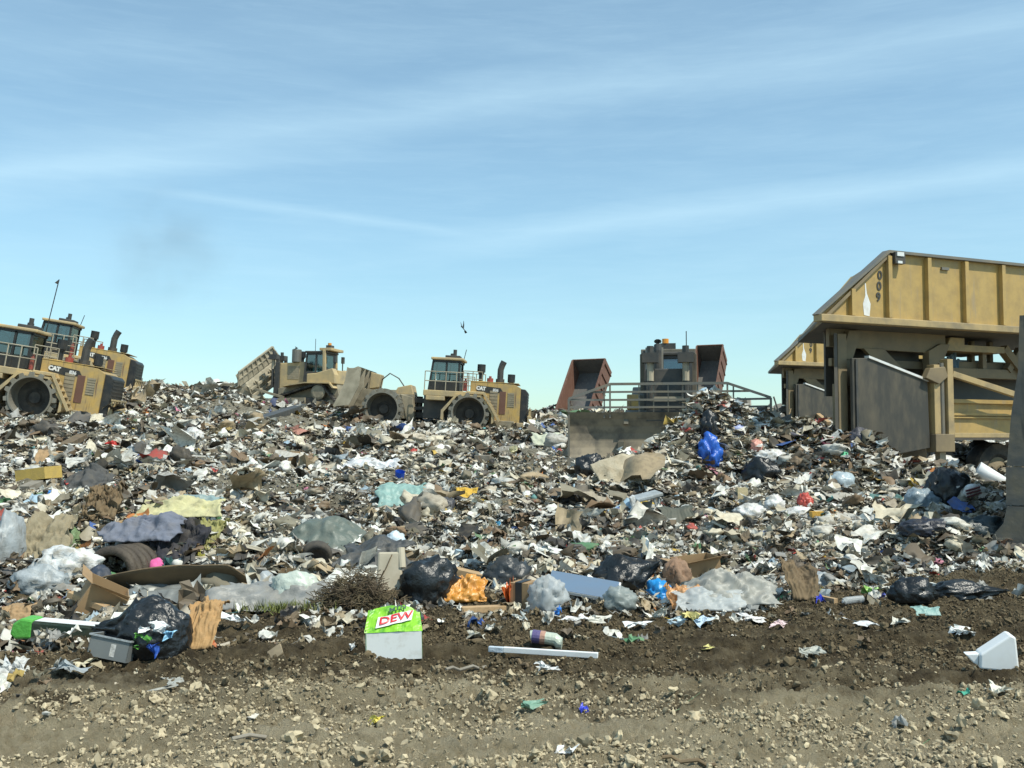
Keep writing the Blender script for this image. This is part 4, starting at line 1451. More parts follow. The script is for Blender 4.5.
def plank(label, a, b_, th, mt, name='plank', cat='plank', wid=None, group=None, lift=(0, 0), warp=.0):
    """a straight length of board or pipe between two photo points on the slope"""
    p0, s0 = spot(*a, th); p1, s1 = spot(*b_, th)
    t = th * (s0 + s1) / 2
    o0 = (p0 + p1) / 2
    m_ = MB()
    A_ = p0 - o0 + Vector((0, 0, t * .45 + lift[0] * s0)); B_ = p1 - o0 + Vector((0, 0, t * .45 + lift[1] * s1))
    m_.bar(A_, B_, (wid or th) * (s0 + s1) / 2, t)
    if warp:
        k = 6; m_ = MB()
        pts = [A_.lerp(B_, i / k) + Vector((0, 0, warp * t * math.sin(i * 2.1))) for i in range(k + 1)]
        m_.tube(pts, t * .5, 7)
    o = m_.build(name, mt, None, bevel=0 if warp else t * .06)
    o.location = o0
    KEEPOUT.append((o0.x, o0.y, (p1 - p0).length * .3))
    return tag(o, label, cat, group)


def boxy(label, px, row, w, h, mt, name='cardboard_box', cat='box', dep=None, rot=(0, 0, 0), flaps=True, group=None, dent=.03, openb=True):
    """a cardboard box with thin walls, bent flaps and dented sides, as one body with flaps as parts"""
    p, s = spot(px, row, w)
    W, Hh = w * s, h * s
    D_ = (dep or w * .7) * s
    t = .006
    r = empty(name, p + Vector((0, D_ * .5, -.02)), rot)
    tag(r, label, cat, group)
    sd_ = nxt()
    m_ = MB()
    m_.box(-W / 2, W / 2, -D_ / 2, -D_ / 2 + t, 0, Hh).box(-W / 2, W / 2, D_ / 2 - t, D_ / 2, 0, Hh)
    m_.box(-W / 2, -W / 2 + t, -D_ / 2 + t, D_ / 2 - t, 0, Hh).box(W / 2 - t, W / 2, -D_ / 2 + t, D_ / 2 - t, 0, Hh)
    m_.box(-W / 2 + t, W / 2 - t, -D_ / 2 + t, D_ / 2 - t, 0, t)
    if not openb: m_.box(-W / 2 + t, W / 2 - t, -D_ / 2 + t, D_ / 2 - t, Hh - t, Hh - .0005)
    m_.build('walls', mt, r, warp=dent * W, seed=sd_)
    if flaps:
        f = MB().prism([(-W / 2 - W * .3, Hh + Hh * .12), (-W / 2 + .004, Hh - .002), (-W / 2, Hh + .006), (-W / 2 - W * .3, Hh + Hh * .12 + .006)], -D_ / 2, D_ / 2)
        f.build('flap', mt, r, warp=dent * W, seed=sd_ + 1)
        f = MB().add([(-W / 2, -D_ / 2, Hh), (W / 2, -D_ / 2, Hh), (W / 2 - .02, -D_ / 2 - Hh * .35, Hh + Hh * .2), (-W / 2 + .02, -D_ / 2 - Hh * .3, Hh + Hh * .12),
                     (-W / 2, -D_ / 2, Hh - t), (W / 2, -D_ / 2, Hh - t), (W / 2 - .02, -D_ / 2 - Hh * .35, Hh + Hh * .2 - t), (-W / 2 + .02, -D_ / 2 - Hh * .3, Hh + Hh * .12 - t)],
                    [(3, 2, 1, 0), (4, 5, 6, 7), (0, 1, 5, 4), (1, 2, 6, 5), (2, 3, 7, 6), (3, 0, 4, 7)])
        f.build('flap', mt, r, warp=dent * W, seed=sd_ + 2)
    return r


BK, WH, GY = M['bag_black'], M['bag_white'], M['bag_grey']

# --- foreground: drink carton
p, s = spot(394, 658, 60)
W = 55 * s
r = empty('drink_carton', p + Vector((0, 0, -.01)), (0, R(-1.5), R(4)))
tag(r, 'crushed bright green drink can carton with white front on the bare soil', 'carton')
hf, dp = 27 * s, .22
m_ = MB()
m_.box(-W / 2, W / 2, 0, .004, 0, hf)
m_.build('front_panel', mat('scuffed white card', (.74, .76, .74), .5, dirt=(.34, .30, .22), amt=.55, dscale=7, cover=(.5, .75)), r, warp=.012, seed=3)
sd_m = cm('dark green card', (.07, .20, .04), .5)  # sides darker than the lid: their shade is in the colour
m_ = MB()
m_.prism([(-W / 2, 0), (-W / 2 + .004, 0), (-W / 2 + .004, hf * 1.1), (-W / 2, hf * 1.1)], .004, dp)
m_.prism([(W / 2 - .004, 0), (W / 2, 0), (W / 2, hf * .9), (W / 2 - .004, hf * .9)], .004, dp)
m_.box(-W / 2 + .004, W / 2 - .004, dp, dp + .004, 0, hf * 1.5)
m_.build('side_panels', sd_m, r, warp=.008, seed=5)
lime = mat('lime green print', (.24, .56, .03), .4, dirt=(.05, .26, .02), amt=.8, dscale=9, cover=(.48, .6))
n1_, n2_ = 26, 14
vs = []
SL = R(47)          # the lid leans back
LW, LH = W * 1.04, 30 * s


def lid_pt(x, v, off=0.0):
    """point on the crumpled lid: x along it, v up its slope"""
    cr = .012 * mnoise.noise(Vector((x * 14, v * 12, 3))) + .006 * abs(mnoise.noise(Vector((x * 30, v * 26, 9))))
    cr -= .03 * max(0, (x - LW * .3) / LW) * 3 * v / LH
    vv = v
    return (x, vv * math.sin(SL) + .001 - (cr + off) * math.cos(SL), hf - .004 + vv * math.cos(SL) * 1.05 + (cr + off) * math.sin(SL))


for i in range(n1_):
    for j in range(n2_):
        x = (i / (n1_ - 1) - .5) * LW; f = j / (n2_ - 1)
        top = LH * (1.02 - .35 * max(0, x / LW * 2 - .35) + .1 * mnoise.noise(Vector((x * 18, 1, 2))) - .2 * max(0, -x / LW * 2 - .3))
        vs.append(lid_pt(x * (1 - .10 * f), f * top))
fs = [(i * n2_ + j, (i + 1) * n2_ + j, (i + 1) * n2_ + j + 1, i * n2_ + j + 1) for i in range(n1_ - 1) for j in range(n2_ - 1)]
lid = MB().add(vs, fs).build('printed_lid', lime, r, smooth=False)
sm_ = lid.modifiers.new('thickness', 'SOLIDIFY'); sm_.thickness = .003; sm_.offset = -1


def on_lid(vs2, cx, cv, ang, off):
    c, sn = math.cos(ang), math.sin(ang)
    out = []
    for x, y, z in vs2:
        xx = cx + x * c - z * sn; vv = cv + x * sn + z * c
        out.append(lid_pt(xx, vv, off - y))
    return out


bw, bh = W * .33, LH * .19
nb = 12
band = [((k / (nb - 1) - .5) * 2 * bw + q * bh * .45, 0, q * bh) for k in range(nb) for q in (-1, 1)]
MB().add(on_lid(band, .02 * W, LH * .46, R(13), .014), [(2 * k, 2 * k + 2, 2 * k + 3, 2 * k + 1) for k in range(nb - 1)]).build('logo_band', M['white'], lid)
tv, tf = text_mesh('DEW', LH * .38, .001, .0015, .25)
tv = [(x * 1.3, y, z) for x, y, z in tv]
MB().add(on_lid(tv, .02 * W, LH * .46, R(13), .022), tf).build('logo_lettering', cm('red print', (.62, .02, .03), .4, amt=.1, bump=0), lid)
tv, tf = text_mesh('MTN', LH * .22, .001, .0015, .25)
tv = [(x * 1.25, y, z) for x, y, z in tv]
MB().add(on_lid(tv, .06 * W, LH * .80, R(13), .03), tf).build('logo_lettering', cm('dark print', (.05, .10, .07), .4, amt=.1, bump=0), lid)
scrap('white tissue wad tucked behind the green drink carton', 409, 624, 28, 16, WH, 'tissue_wad', 'tissue')
o = scrap('white bottle cap end lying left of the green drink carton', 353, 652, 8, 8, M['foam'], 'bottle_cap', 'cap')

# --- foreground: big black bag with torn side
p, s = spot(139, 664, 84)
r = empty('rubbish_bag', p + Vector((0, .24, -.02)))
tag(r, 'bulging black bin bag torn open on white, green and blue packaging', 'bag')
vs, fs = lump_shape(78 * s, 62 * s, 60 * s, 17, .07, 3.4, neck=(-1, .1, .12), sub=5, lumps=.16)
MB().add(vs, fs).build('bag_skin', BK, r, smooth=True)


def patch(parent, name, cx, cz, w_, h_, mt, out, seed):
    """crumpled contents bulging through the tear"""
    g_, fs0 = crumple(seed + 400, 13, 4)
    v2 = [(cx + q[0] * w_ / 2, out - .035 + q[2] * .05, cz + q[1] * h_ / 2) for q in g_]
    return MB().add(v2, fs0).build(name, mt, parent, smooth=False)


Y0 = -29 * s
patch(r, 'white_packaging', 20 * s, 36 * s, 22 * s, 14 * s, M['foam'], Y0 * .86, 4)
patch(r, 'white_packaging', 4 * s, 35 * s, 13 * s, 7 * s, M['foam'], Y0 * .98, 5)
patch(r, 'green_packaging', 2 * s, 24 * s, 26 * s, 17 * s, cm('leaf green print', (.10, .34, .05), .35, amt=.3), Y0 * .96, 6)
patch(r, 'blue_packaging', 14 * s, 15 * s, 12 * s, 16 * s, cm('deep blue print', (.02, .09, .42), .35, amt=.2), Y0 * .96, 7)
patch(r, 'blue_packaging', 28 * s, 28 * s, 12 * s, 10 * s, cm('pale blue print', (.25, .5, .7), .35, amt=.2), Y0 * .72, 8)

# --- long carton with green end behind the bag
p0, p1 = hit(18, 640), hit(128, 652)
s = p0.y / F
r = empty('long_carton', (p0 + p1) / 2 + Vector((0, .1, .0)), (0, R(4), R(-4)))
tag(r, 'long dark carton with white top and rounded green end left of black bag', 'carton')
L_ = 55 * s
MB().box(-L_ + .05, L_, -.09, .09, 0, 19 * s).build('carton_body', cm('very dark green card', (.018, .035, .022), .5), r, bevel=.02)
MB().box(-L_ + .16, L_ - .01, -.08, .08, 19 * s + .002, 19 * s + .005).build('white_label', M['white'], r)
MB().box(L_ - .11, L_ - .03, -.06, .06, 19 * s + .0065, 19 * s + .008).build('green_mark', cm('grey green print', (.2, .32, .2), .5), r)
MB().prism([(-L_ - .05, 5 * s), (-L_ - .03, 15 * s), (-L_ + .04, 21 * s), (-L_ + .15, 20.5 * s), (-L_ + .15, 2 * s), (-L_, 1 * s)], -.095, .095).build('green_end', cm('vivid green card', (.10, .42, .06), .45, amt=.2), r, bevel=.02)

# --- clear tub
p, s = spot(108, 664, 44)
r = empty('plastic_tub', p + Vector((0, .1, 0)), (R(-8), R(9), R(-8)))
tag(r, 'cloudy clear plastic tub on its side against the black bag', 'tub')
a, b_, c = 21 * s, .11, 21 * s
m_ = MB()
for x0, x1, y0, y1 in ((-a, a, -b_, -b_ + .005), (-a, a, b_ - .005, b_), (-a, -a + .005, -b_, b_), (a - .005, a, -b_, b_)):
    m_.box(x0, x1, y0, y1, 0, c)
m_.box(-a, a, -b_, b_, -.004, .0)
m_.build('tub_walls', M['grey film'], r)
MB().box(-a - .012, a + .012, -b_ - .012, -b_, c - .012, c).box(-a - .012, -a, -b_, b_, c - .012, c).box(a, a + .012, -b_, b_, c - .012, c).build('tub_rim', GY, r)
MB().box(a * .1, a * .35, -b_ - .002, -b_ - .0005, .02, c * .7).build('tub_label', WH, r)

# --- open cardboard box, wood and paper bag round the black bag
boxy('open brown cardboard box with long flap behind the white topped carton', 85, 617, 40, 34, M['cardboard'], dep=34, rot=(R(12), R(28), R(28)))
plank('split pale board leaning in the open box behind the white topped carton', (70, 607), (112, 617), 6, M['wood'], wid=9, lift=(10, 3))
sheet('torn brown paper bag with folded corner right of the black bag', 196, 650, 34, 44, cm('kraft paper', (.40, .24, .10), .8), 'paper_bag', 'bag', lean=.8, fold=.12, thick=.003)
scrap('flat orange red packet under the torn brown paper bag', 207, 647, 24, 9, cm('orange card', (.50, .15, .05)), 'packet', 'packet')
scrap('crumpled grey film in front of the clear plastic tub', 64, 676, 40, 16, GY, 'plastic_film', 'film')
scrap('white crumpled paper at the left edge below the long carton', 12, 678, 28, 22, WH, 'crumpled_paper', 'paper')
sheet('pale tan card lying at the left edge under the long carton', 10, 622, 34, 16, M['cardboard'], 'card_sheet', 'card', lean=.6, fold=.06, thick=.004)
scrap('creamy paper wad in front of the black bag and tub', 82, 668, 30, 10, cm('cream paper', (.6, .54, .38)), 'crumpled_paper', 'paper')

# --- big bent cardboard and what lies on it
p, s = spot(170, 597, 120)
r_ = []
n1_, n2_ = 34, 8
W = 168 * s; Hh = 32 * s
for i in range(n1_):
    for j in range(n2_):
        u = i / (n1_ - 1) - .5; v = j / (n2_ - 1)
        hgt = Hh * (.62 + .30 * math.sin((u + .5) * 3.6 - .4) + .38 * max(0, u - .18) * 2 - (1.6 * max(0, u - .36)) * 2)
        r_.append((u * W, .22 - .30 * v + .04 * math.sin(u * 9), .02 + hgt * v + .05 * u))
fs = [(i * n2_ + j, (i + 1) * n2_ + j, (i + 1) * n2_ + j + 1, i * n2_ + j + 1) for i in range(n1_ - 1) for j in range(n2_ - 1)]
o = put(r_, fs, 'cardboard_sheet', M['cardboard_dark'], p, 'long wavy sheet of cardboard coloured dark for shade standing in front of rolled hose', 'cardboard')  # dark tone stands for the shaded underside facing forward
sm_ = o.modifiers.new('thickness', 'SOLIDIFY'); sm_.thickness = .012
bag('rounded dark navy roll end at the left tip of the wavy cardboard', 96, 592, 24, 26, cm('navy cloth', (.03, .04, .06)), 'cloth_roll', 'cloth', wr=.06)
sheet('smooth grey plastic film sagging below the wavy cardboard sheet', 165, 609, 105, 22, M['grey film'], lean=.6, fold=.03)
sheet('twisted pale grey tarpaulin running right from below the wavy cardboard', 268, 612, 120, 30, cm('pale grey tarpaulin', (.25, .25, .235), .5), 'tarpaulin', 'tarp', lean=.6, fold=.05, skew=.2)
scrap('two white papers trodden into soil below the pale grey tarpaulin', 229, 628, 32, 20, M['foam'], 'torn_paper', 'paper')
bag('puffed clear white bag over weeds right of the pale grey tarpaulin', 292, 603, 46, 30, cm('milky green plastic', (.50, .55, .48), .4), wr=.16)
bag('pale grey bag slumped between the tarpaulin and the twig heap', 262, 598, 34, 24, GY, wr=.16)
boxy('flattened brown carton behind the puffed white bag', 298, 588, 42, 18, M['cardboard_dark'], dep=30, rot=(0, 0, R(8)), flaps=False)

# --- brush heap: one thing made of many twigs
p, s = spot(352, 614, 70)
m_ = MB()
rnd = random.Random(4)
for k in range(2200):
    a_ = rnd.random() * 6.28
    q = Vector((rnd.gauss(0, .17), rnd.gauss(0, .12), abs(rnd.gauss(0, .13)) * 1.1))
    q.z = min(q.z, .40 * math.exp(-(q.x / .3) ** 2)) + .01
    d = Vector((math.cos(a_), math.sin(a_) * .6, rnd.uniform(-.35, .6))).normalized() * rnd.uniform(.06, .15)
    mid = q + d * .5 + Vector((rnd.gauss(0, .02), rnd.gauss(0, .02), rnd.gauss(0, .02)))
    m_.tube([q, mid, q + d], rnd.uniform(.002, .005), 3, caps=False)
o = m_.build('brush_heap', M['twig'], None)
o.location = p + Vector((0, .2, 0))
tag(o, 'heap of dry brown twigs and grass left of the beige padded board', 'brush')
p, s = spot(284, 612, 46)
m_ = MB()
for k in range(420):
    a_ = rnd.random() * 6.28
    q = Vector((rnd.gauss(0, .17), rnd.gauss(0, .07), 0))
    d = Vector((math.cos(a_) * .5, math.sin(a_) * .4, rnd.uniform(.3, 1))).normalized() * rnd.uniform(.05, .13)
    sidev = Vector((-d.y, d.x, 0)).normalized() * .006
    m_.add([q - sidev, q + sidev, q + d], [(0, 1, 2)])
o = m_.build('weed_tuft', cm('olive green weed', (.13, .15, .03), .8), None)
o.location = p
tag(o, 'tuft of olive green weeds below the puffed white bag', 'weed')

# --- centre foreground
p, s = spot(398, 602, 60)
r = empty('padded_board', p + Vector((.02, .05, .05)), (R(-12), R(-4), R(6)))
tag(r, 'broken beige padded board with creased panels beside the twig heap', 'padding')
m_ = MB()
m_.add([(-25 * s, 0, 0), (4 * s, -.03, 0), (2 * s, -.02, 42 * s), (-20 * s, .03, 44 * s), (-25 * s, .08, 0), (4 * s, .05, 0), (2 * s, .06, 42 * s), (-20 * s, .11, 44 * s)],
       [(0, 1, 2, 3), (7, 6, 5, 4), (0, 4, 5, 1), (1, 5, 6, 2), (2, 6, 7, 3), (3, 7, 4, 0)])
m_.build('large_panel', M['beige'], r, bevel=.02)
MB().add([(3 * s, -.05, 4 * s), (32 * s, -.01, 8 * s), (30 * s, .02, 24 * s), (5 * s, -.01, 25 * s), (3 * s, .01, 4 * s), (32 * s, .05, 8 * s), (30 * s, .08, 24 * s), (5 * s, .05, 25 * s)],
         [(0, 1, 2, 3), (7, 6, 5, 4), (0, 4, 5, 1), (1, 5, 6, 2), (2, 6, 7, 3), (3, 7, 4, 0)]).build('small_panel', M['beige'], r, bevel=.02)
MB().tube([(3 * s, .0, 26 * s), (3 * s, .02, 46 * s)], 4 * s, 12).build('rolled_edge', M['beige'], r, smooth=False)
MB().tube([(-22 * s, -.012, 12 * s), (-12 * s, -.03, 28 * s), (-6 * s, -.025, 40 * s)], .006, 6).build('crease_cord', M['cardboard_dark'], r)
MB().box(-20 * s, 18 * s, -.05, .05, -2 * s, 5 * s).build('base_strip', M['cardboard_dark'], r, bevel=.01)
plank('pale split plank sloping right from the beige padded board', (428, 577), (496, 587), 8, M['wood'], wid=13, lift=(8, 2))
boxy('dark open carton behind the pale split plank and padded board', 417, 573, 34, 16, M['cardboard_dark'], dep=30, flaps=False)
bag('black bin bag with long folds right of the beige padded board', 428, 604, 60, 44, BK, wr=.2, fr=2.2, yaw=.3)
bag('half empty black bag behind the orange and yellow packets', 508, 589, 46, 30, cm('faded black plastic', (.03, .036, .04), .4), wr=.2, fr=2.2)
sheet('shiny orange and yellow snack wrapper in front of pale plank', 464, 603, 38, 22, cm('orange yellow film', (.62, .28, .05), .35, amt=.6), 'snack_wrapper', 'wrapper', lean=.75, fold=.14)
scrap('dark maroon packet beside the orange and yellow wrapper', 448, 598, 14, 22, cm('maroon card', (.12, .03, .04)), 'packet', 'packet')
scrap('red and orange crumpled wrapper leaning on the taped carton', 508, 607, 14, 30, cm('red orange film', (.62, .13, .03), .3, amt=.3), 'snack_wrapper', 'wrapper')
r = boxy('small brown carton with wide black tape down its side', 524, 608, 20, 26, M['cardboard'], dep=26, rot=(0, 0, R(-24)), flaps=False, openb=False, dent=.01)
s = r.location.y / F
MB().box(-3.5 * s, 3.5 * s, -13.4 * s, -13.1 * s, 0, 26.2 * s).box(-3.5 * s, 3.5 * s, -13.4 * s, 12 * s, 26.2 * s, 26.4 * s).build('tape', M['black'], r)
plank('short weathered plank in front of the orange wrapper', (460, 613), (508, 611), 6, M['wood'], wid=10)
bag('clear crumpled bag with blue bits under the grey blue panel', 549, 612, 36, 34, film('clear bag film', (.55, .58, .58), .7), wr=.24, fr=1.6)
scrap('bright blue wrapper in front of the clear crumpled bag', 556, 617, 13, 12, cm('bright blue film', (.03, .20, .62), .35, amt=.2), 'snack_wrapper', 'wrapper')
p, s = spot(586, 603, 60)
r = empty('insulation_board', p + Vector((0, .22, 11 * s)), (R(24), R(9), R(-6)))
tag(r, 'flat grey blue panel with a white foam edge propped on bags', 'panel')
MB().box(-36 * s, 36 * s, -.17, .17, 0, .035).build('panel_core', M['foam'], r, bevel=.004)
MB().box(-36 * s + .003, 36 * s - .02, -.168, .168, .0355, .039).build('panel_face', cm('slate blue laminate', (.13, .19, .27), .3, amt=.25, bump=0), r)
bag('shiny black bin bag behind the right end of grey blue panel', 622, 597, 56, 38, BK, wr=.22, fr=2.4, yaw=-.3, neck=(.8, .2, .5))
bag('clear grey green bag under the right end of grey blue panel', 621, 612, 32, 22, film('smoky bag film', (.34, .38, .36), .72), wr=.22, fr=1.6)
bag('crumpled vivid blue bag left of the orange and pink wrapper', 660, 606, 26, 24, cm('vivid blue plastic', (.02, .25, .60), .3, amt=.2), wr=.3, fr=2.6)
scrap('white crumpled paper behind the vivid blue bag', 654, 590, 22, 14, WH, 'crumpled_paper', 'paper')
sheet('orange and pink foil wrapper right of the vivid blue bag', 686, 611, 34, 22, cm('orange pink foil', (.55, .28, .11), .4, amt=.7), 'snack_wrapper', 'wrapper', lean=.75, fold=.16)
boxy('crushed brown carton behind the milky plastic sheet', 700, 582, 40, 24, M['cardboard'], dep=30, rot=(R(6), R(-8), R(14)), dent=.06)
bag('brown paper sack slumped left of crushed carton, above orange foil', 678, 588, 26, 28, cm('brown paper', (.26, .16, .10), .8), 'paper_sack', 'sack', wr=.22)
sheet('large milky plastic sheet billowing on the soil right of centre', 738, 606, 96, 38, M['milky sheeting'], lean=.3, fold=.10, arch=.5)
sheet('greenish clear film spread in front of the milky plastic sheet', 712, 612, 70, 22, M['clear film'], lean=.5, fold=.05)
# scraps along the tide line
for px, row, w, h, c, lab in (
        (474, 640, 22, 9, (.55, .52, .42), 'cream paper scrap right of the drink carton'),
        (520, 622, 18, 10, (.68, .68, .62), 'white torn paper below the taped carton'),
        (574, 624, 34, 9, (.72, .72, .7), 'white plastic strip below the clear crumpled bag'),
        (600, 624, 26, 8, (.6, .58, .5), 'cream strip of film below grey blue panel'),
        (640, 632, 34, 8, (.78, .78, .76), 'white flattened packet lowest in the scrap line'),
        (657, 620, 26, 12, (.7, .68, .6), 'pale round paper plate below the vivid blue bag'),
        (680, 627, 24, 10, (.55, .66, .70), 'pale blue paper scrap below the orange foil'),
        (692, 622, 22, 10, (.68, .58, .22), 'pale yellow paper scrap below the orange foil'),
        (706, 628, 26, 9, (.5, .62, .72), 'light blue packet right of the pale yellow scrap'),
        (752, 622, 30, 8, (.75, .72, .68), 'white scrap below the milky plastic sheet'),
        (780, 628, 22, 7, (.66, .5, .5), 'pinkish scrap below the right end of milky sheet'),
        (708, 651, 18, 5, (.62, .55, .20), 'thin yellow stick of foam on bare soil'),
        (866, 628, 36, 6, (.7, .7, .68), 'long white film scrap on bare soil right of centre'),
        (900, 624, 22, 7, (.6, .58, .5), 'cream film scrap below the long black bag'),
        (965, 637, 28, 10, (.78, .78, .74), 'white wrinkled film near the white foam block'),
        (812, 658, 26, 12, (.42, .42, .36), 'grey leaf shaped film on bare soil right'),
        (170, 690, 44, 7, (.36, .36, .32), 'flat grey film pressed in soil below black bag'),
        (566, 758, 28, 13, (.8, .8, .78), 'white paper with dark fold at the bottom centre'),
        (1003, 695, 26, 12, (.68, .64, .52), 'cream crumpled film at right edge on dry soil'),
        (250, 722, 16, 6, (.62, .58, .5), 'small cream scrap on dry soil at left')):
    scrap(lab, px, row, w, h, cm('scrap tone %d %d %d' % tuple(int(100 * v) for v in c), c, .5), 'torn_scrap', 'scrap')
# juice carton and white pole
p, s = spot(545, 648, 30)
r = empty('drink_bottle', p + Vector((0, .05, .02)), (0, R(6), R(-10)))
tag(r, 'small printed bottle with purple and white label above the white pole', 'bottle')
MB().tube([(-14 * s, 0, .04), (-12 * s, 0, .045), (10 * s, 0, .045), (14 * s, 0, .02), (17 * s, 0, .02)], .05, 14).build('bottle_body', cm('cloudy plastic', (.5, .55, .45), .35), r, smooth=False)
MB().tube([(-13 * s, 0, .045), (-5 * s, 0, .045)], .0535, 14).build('purple_label', cm('purple print', (.10, .08, .2), .4, amt=.6), r)
MB().tube([(-5 * s, 0, .045), (0, 0, .045)], .0545, 14).build('red_label', cm('pale red print', (.45, .25, .18), .4, amt=.6), r)
p0, p1 = hit(489, 657), hit(598, 657)
r = empty('white_pole', (p0 + p1) / 2 + Vector((0, 0, .035)), (0, 0, math.atan2(p1.y - p0.y, p1.x - p0.x)))
tag(r, 'straight white square pole lying across the bare soil', 'pole')
L_ = (p1 - p0).length / 2
MB().box(-L_ + .12, L_, -.018, .018, -.02, .022).build('pole_shaft', M['foam'], r, bevel=.004)
MB().box(-L_, -L_ + .118, -.02, .02, -.022, .02).build('pole_sleeve', cm('blue white plastic', (.55, .62, .68), .4), r, bevel=.004)
KEEPOUT.append((((p0 + p1) / 2).x, p0.y, .3))
scrap('white twisted film hanging below the white pole', 548, 674, 28, 10, WH, 'plastic_film', 'film')
plank('bent dark branch below the white pole', (516, 663), (532, 672), 4, M['cardboard_dark'], 'branch', 'branch', warp=.5)
plank('thin crooked dark branch on the dry soil at left', (232, 741), (332, 731), 4, M['wood_grey'], 'branch', 'branch', warp=.6)
plank('dark stick on dry soil at the bottom right of centre', (662, 760), (716, 768), 4, M['cardboard_dark'], 'branch', 'branch', warp=.6)
plank('short pale stick on soil left of the white pole', (446, 672), (486, 668), 3, M['wood_grey'], 'branch', 'branch', warp=.6)
scrap('bright royal blue cap on the dry soil at bottom centre', 584, 713, 10, 9, cm('royal blue plastic', (.04, .06, .55), .35, amt=.1), 'bottle_cap', 'cap')
scrap('dull green film on soil below the white pole', 535, 710, 28, 9, cm('dull green film', (.16, .30, .22), .5), 'plastic_film', 'film')
scrap('small yellow wrapper on the dry soil below the drink carton', 376, 727, 18, 11, cm('lemon film', (.66, .55, .08), .5), 'snack_wrapper', 'wrapper')
scrap('small teal green scrap on dry soil below the white foam block', 965, 696, 12, 7, cm('teal green film', (.06, .35, .24), .5), 'torn_scrap', 'scrap')
# white foam block at the right
p, s = spot(1004, 672, 44)
r = empty('foam_block', p + Vector((0, .12, 0)), (0, R(3), R(-14)))
tag(r, 'slanted white foam packing block standing at the right edge', 'foam block')
MB().prism([(-17 * s, 0), (-17 * s, 14 * s), (10 * s, 36 * s), (15 * s, 34 * s), (19 * s, 2 * s), (16 * s, 0)], -.09, .09).build('block_body', M['foam'], r, bevel=.012)
MB().prism([(-30 * s, 12 * s), (-17.3 * s, 14 * s), (-17.3 * s, 2 * s), (-22 * s, 4 * s)], -.05, .04).build('block_lip', M['foam'], r, bevel=.008)
bag('long flat black bin bag on the soil at right', 918, 603, 44, 24, BK, wr=.2, fr=2.3)
bag('thin black bag tail stretched right from the long flat black bag', 966, 600, 62, 16, BK, wr=.26, fr=2.2, neck=(1, 0, .1))
sheet('small pale teal glassy film below the long flat black bag', 929, 618, 24, 9, M['teal film'], lean=.6, fold=.04)
scrap('red crushed can standing on the waste right of centre', 848, 572, 15, 17, cm('red tin', (.5, .07, .06), .35, amt=.3), 'crushed_can', 'can')
scrap('lime green wrapper on the soil right of the clear bottle', 874, 596, 20, 10, cm('lime film', (.28, .50, .12), .4), 'snack_wrapper', 'wrapper')
scrap('purple blue wad right of the lime green wrapper', 883, 601, 11, 8, cm('violet blue film', (.13, .15, .48), .4), 'torn_scrap', 'scrap')
scrap('small royal blue wad left of the clear bottle', 821, 603, 11, 9, cm('royal blue plastic', (.04, .06, .55), .35), 'torn_scrap', 'scrap')
p, s = spot(855, 605, 24)
r = empty('water_bottle', p + Vector((0, .04, .03)), (0, R(-4), R(8)))
tag(r, 'clear plastic bottle lying on the soil left of the lime wrapper', 'bottle')
MB().tube([(-10 * s, 0, 0), (-8 * s, 0, .01), (5 * s, 0, .01), (8 * s, 0, .01), (10 * s, 0, .01)], .035, 12).build('bottle_body', M['clear film'], r)
MB().tube([(-12 * s, 0, .0), (-10 * s, 0, .0)], .016, 10).build('bottle_cap', WH, r)
sheet('folded brown cardboard standing on the soil right of milky sheet', 806, 601, 30, 38, M['cardboard_dark'], 'cardboard_sheet', 'cardboard', lean=.9, fold=.14, thick=.006)
plank('pale short board lying right of the folded brown cardboard', (816, 600), (836, 604), 5, M['wood'])
bag('grey slumped bag right of the folded brown cardboard', 822, 588, 36, 14, GY, wr=.25)

# --- left heap
p, s = spot(118, 582, 50)
r = empty('hose_roll', p + Vector((-.02, .35, -.12)), (R(0), 0, R(-16)))
tag(r, 'big ribbed dark brown hose roll under the grey blue quilt', 'hose')
for k in range(6):
    m_ = MB()
    rad = 21 * s - .008 * (k % 2)
    m_.tube([(rad * math.cos(a_) * 1.15 + .05, -.36 + .105 * k, max(.0, 20 * s + rad * math.sin(a_))) for a_ in [2 * math.pi * q / 24 for q in range(25)]], .055, 8, caps=False)
    m_.build('hose_coil', cm('dark brown ribbed hose', (.055, .042, .03), .7, bump=.3), r, smooth=True)
MB().lathe_y([(.001, .12), (.21 * .9, .12)], .05, 20 * s, 20).build('hollow_shade_disc', M['black'], r)  # black disc puts the shade of the roll's hollow into colour
sheet('patterned grey blue quilt draped over the ribbed hose roll', 136, 562, 78, 30, cm('grey blue quilt', (.15, .165, .21), .9), 'quilt', 'quilt', lean=.6, fold=.10, arch=.5, lift=.62, thick=.02)
sheet('dark jeans and shirts hanging off the heap right of the quilt', 170, 562, 52, 34, cm('dark cloth', (.03, .03, .038), .9), 'clothing_pile', 'clothes', lean=.8, fold=.18)
sheet('pale yellow cloth stretched over dark clothes on the left heap', 178, 530, 72, 20, cm('pale yellow cloth', (.50, .47, .26), .9, amt=.8), 'cloth', 'cloth', lean=.6, fold=.07, thick=.01, lift=.6)
sheet('olive strips of cloth hanging at the right of left heap', 206, 552, 28, 32, cm('olive cloth', (.28, .27, .10), .9), 'cloth', 'cloth', lean=.85, fold=.2)
scrap('rust orange rag above the pale yellow cloth', 190, 516, 24, 12, cm('rust orange cloth', (.40, .15, .07), .9), 'rag', 'rag')
scrap('dark red rag at the right tip of the pale yellow cloth', 214, 538, 9, 18, cm('brick red cloth', (.30, .07, .04), .9), 'rag', 'rag')
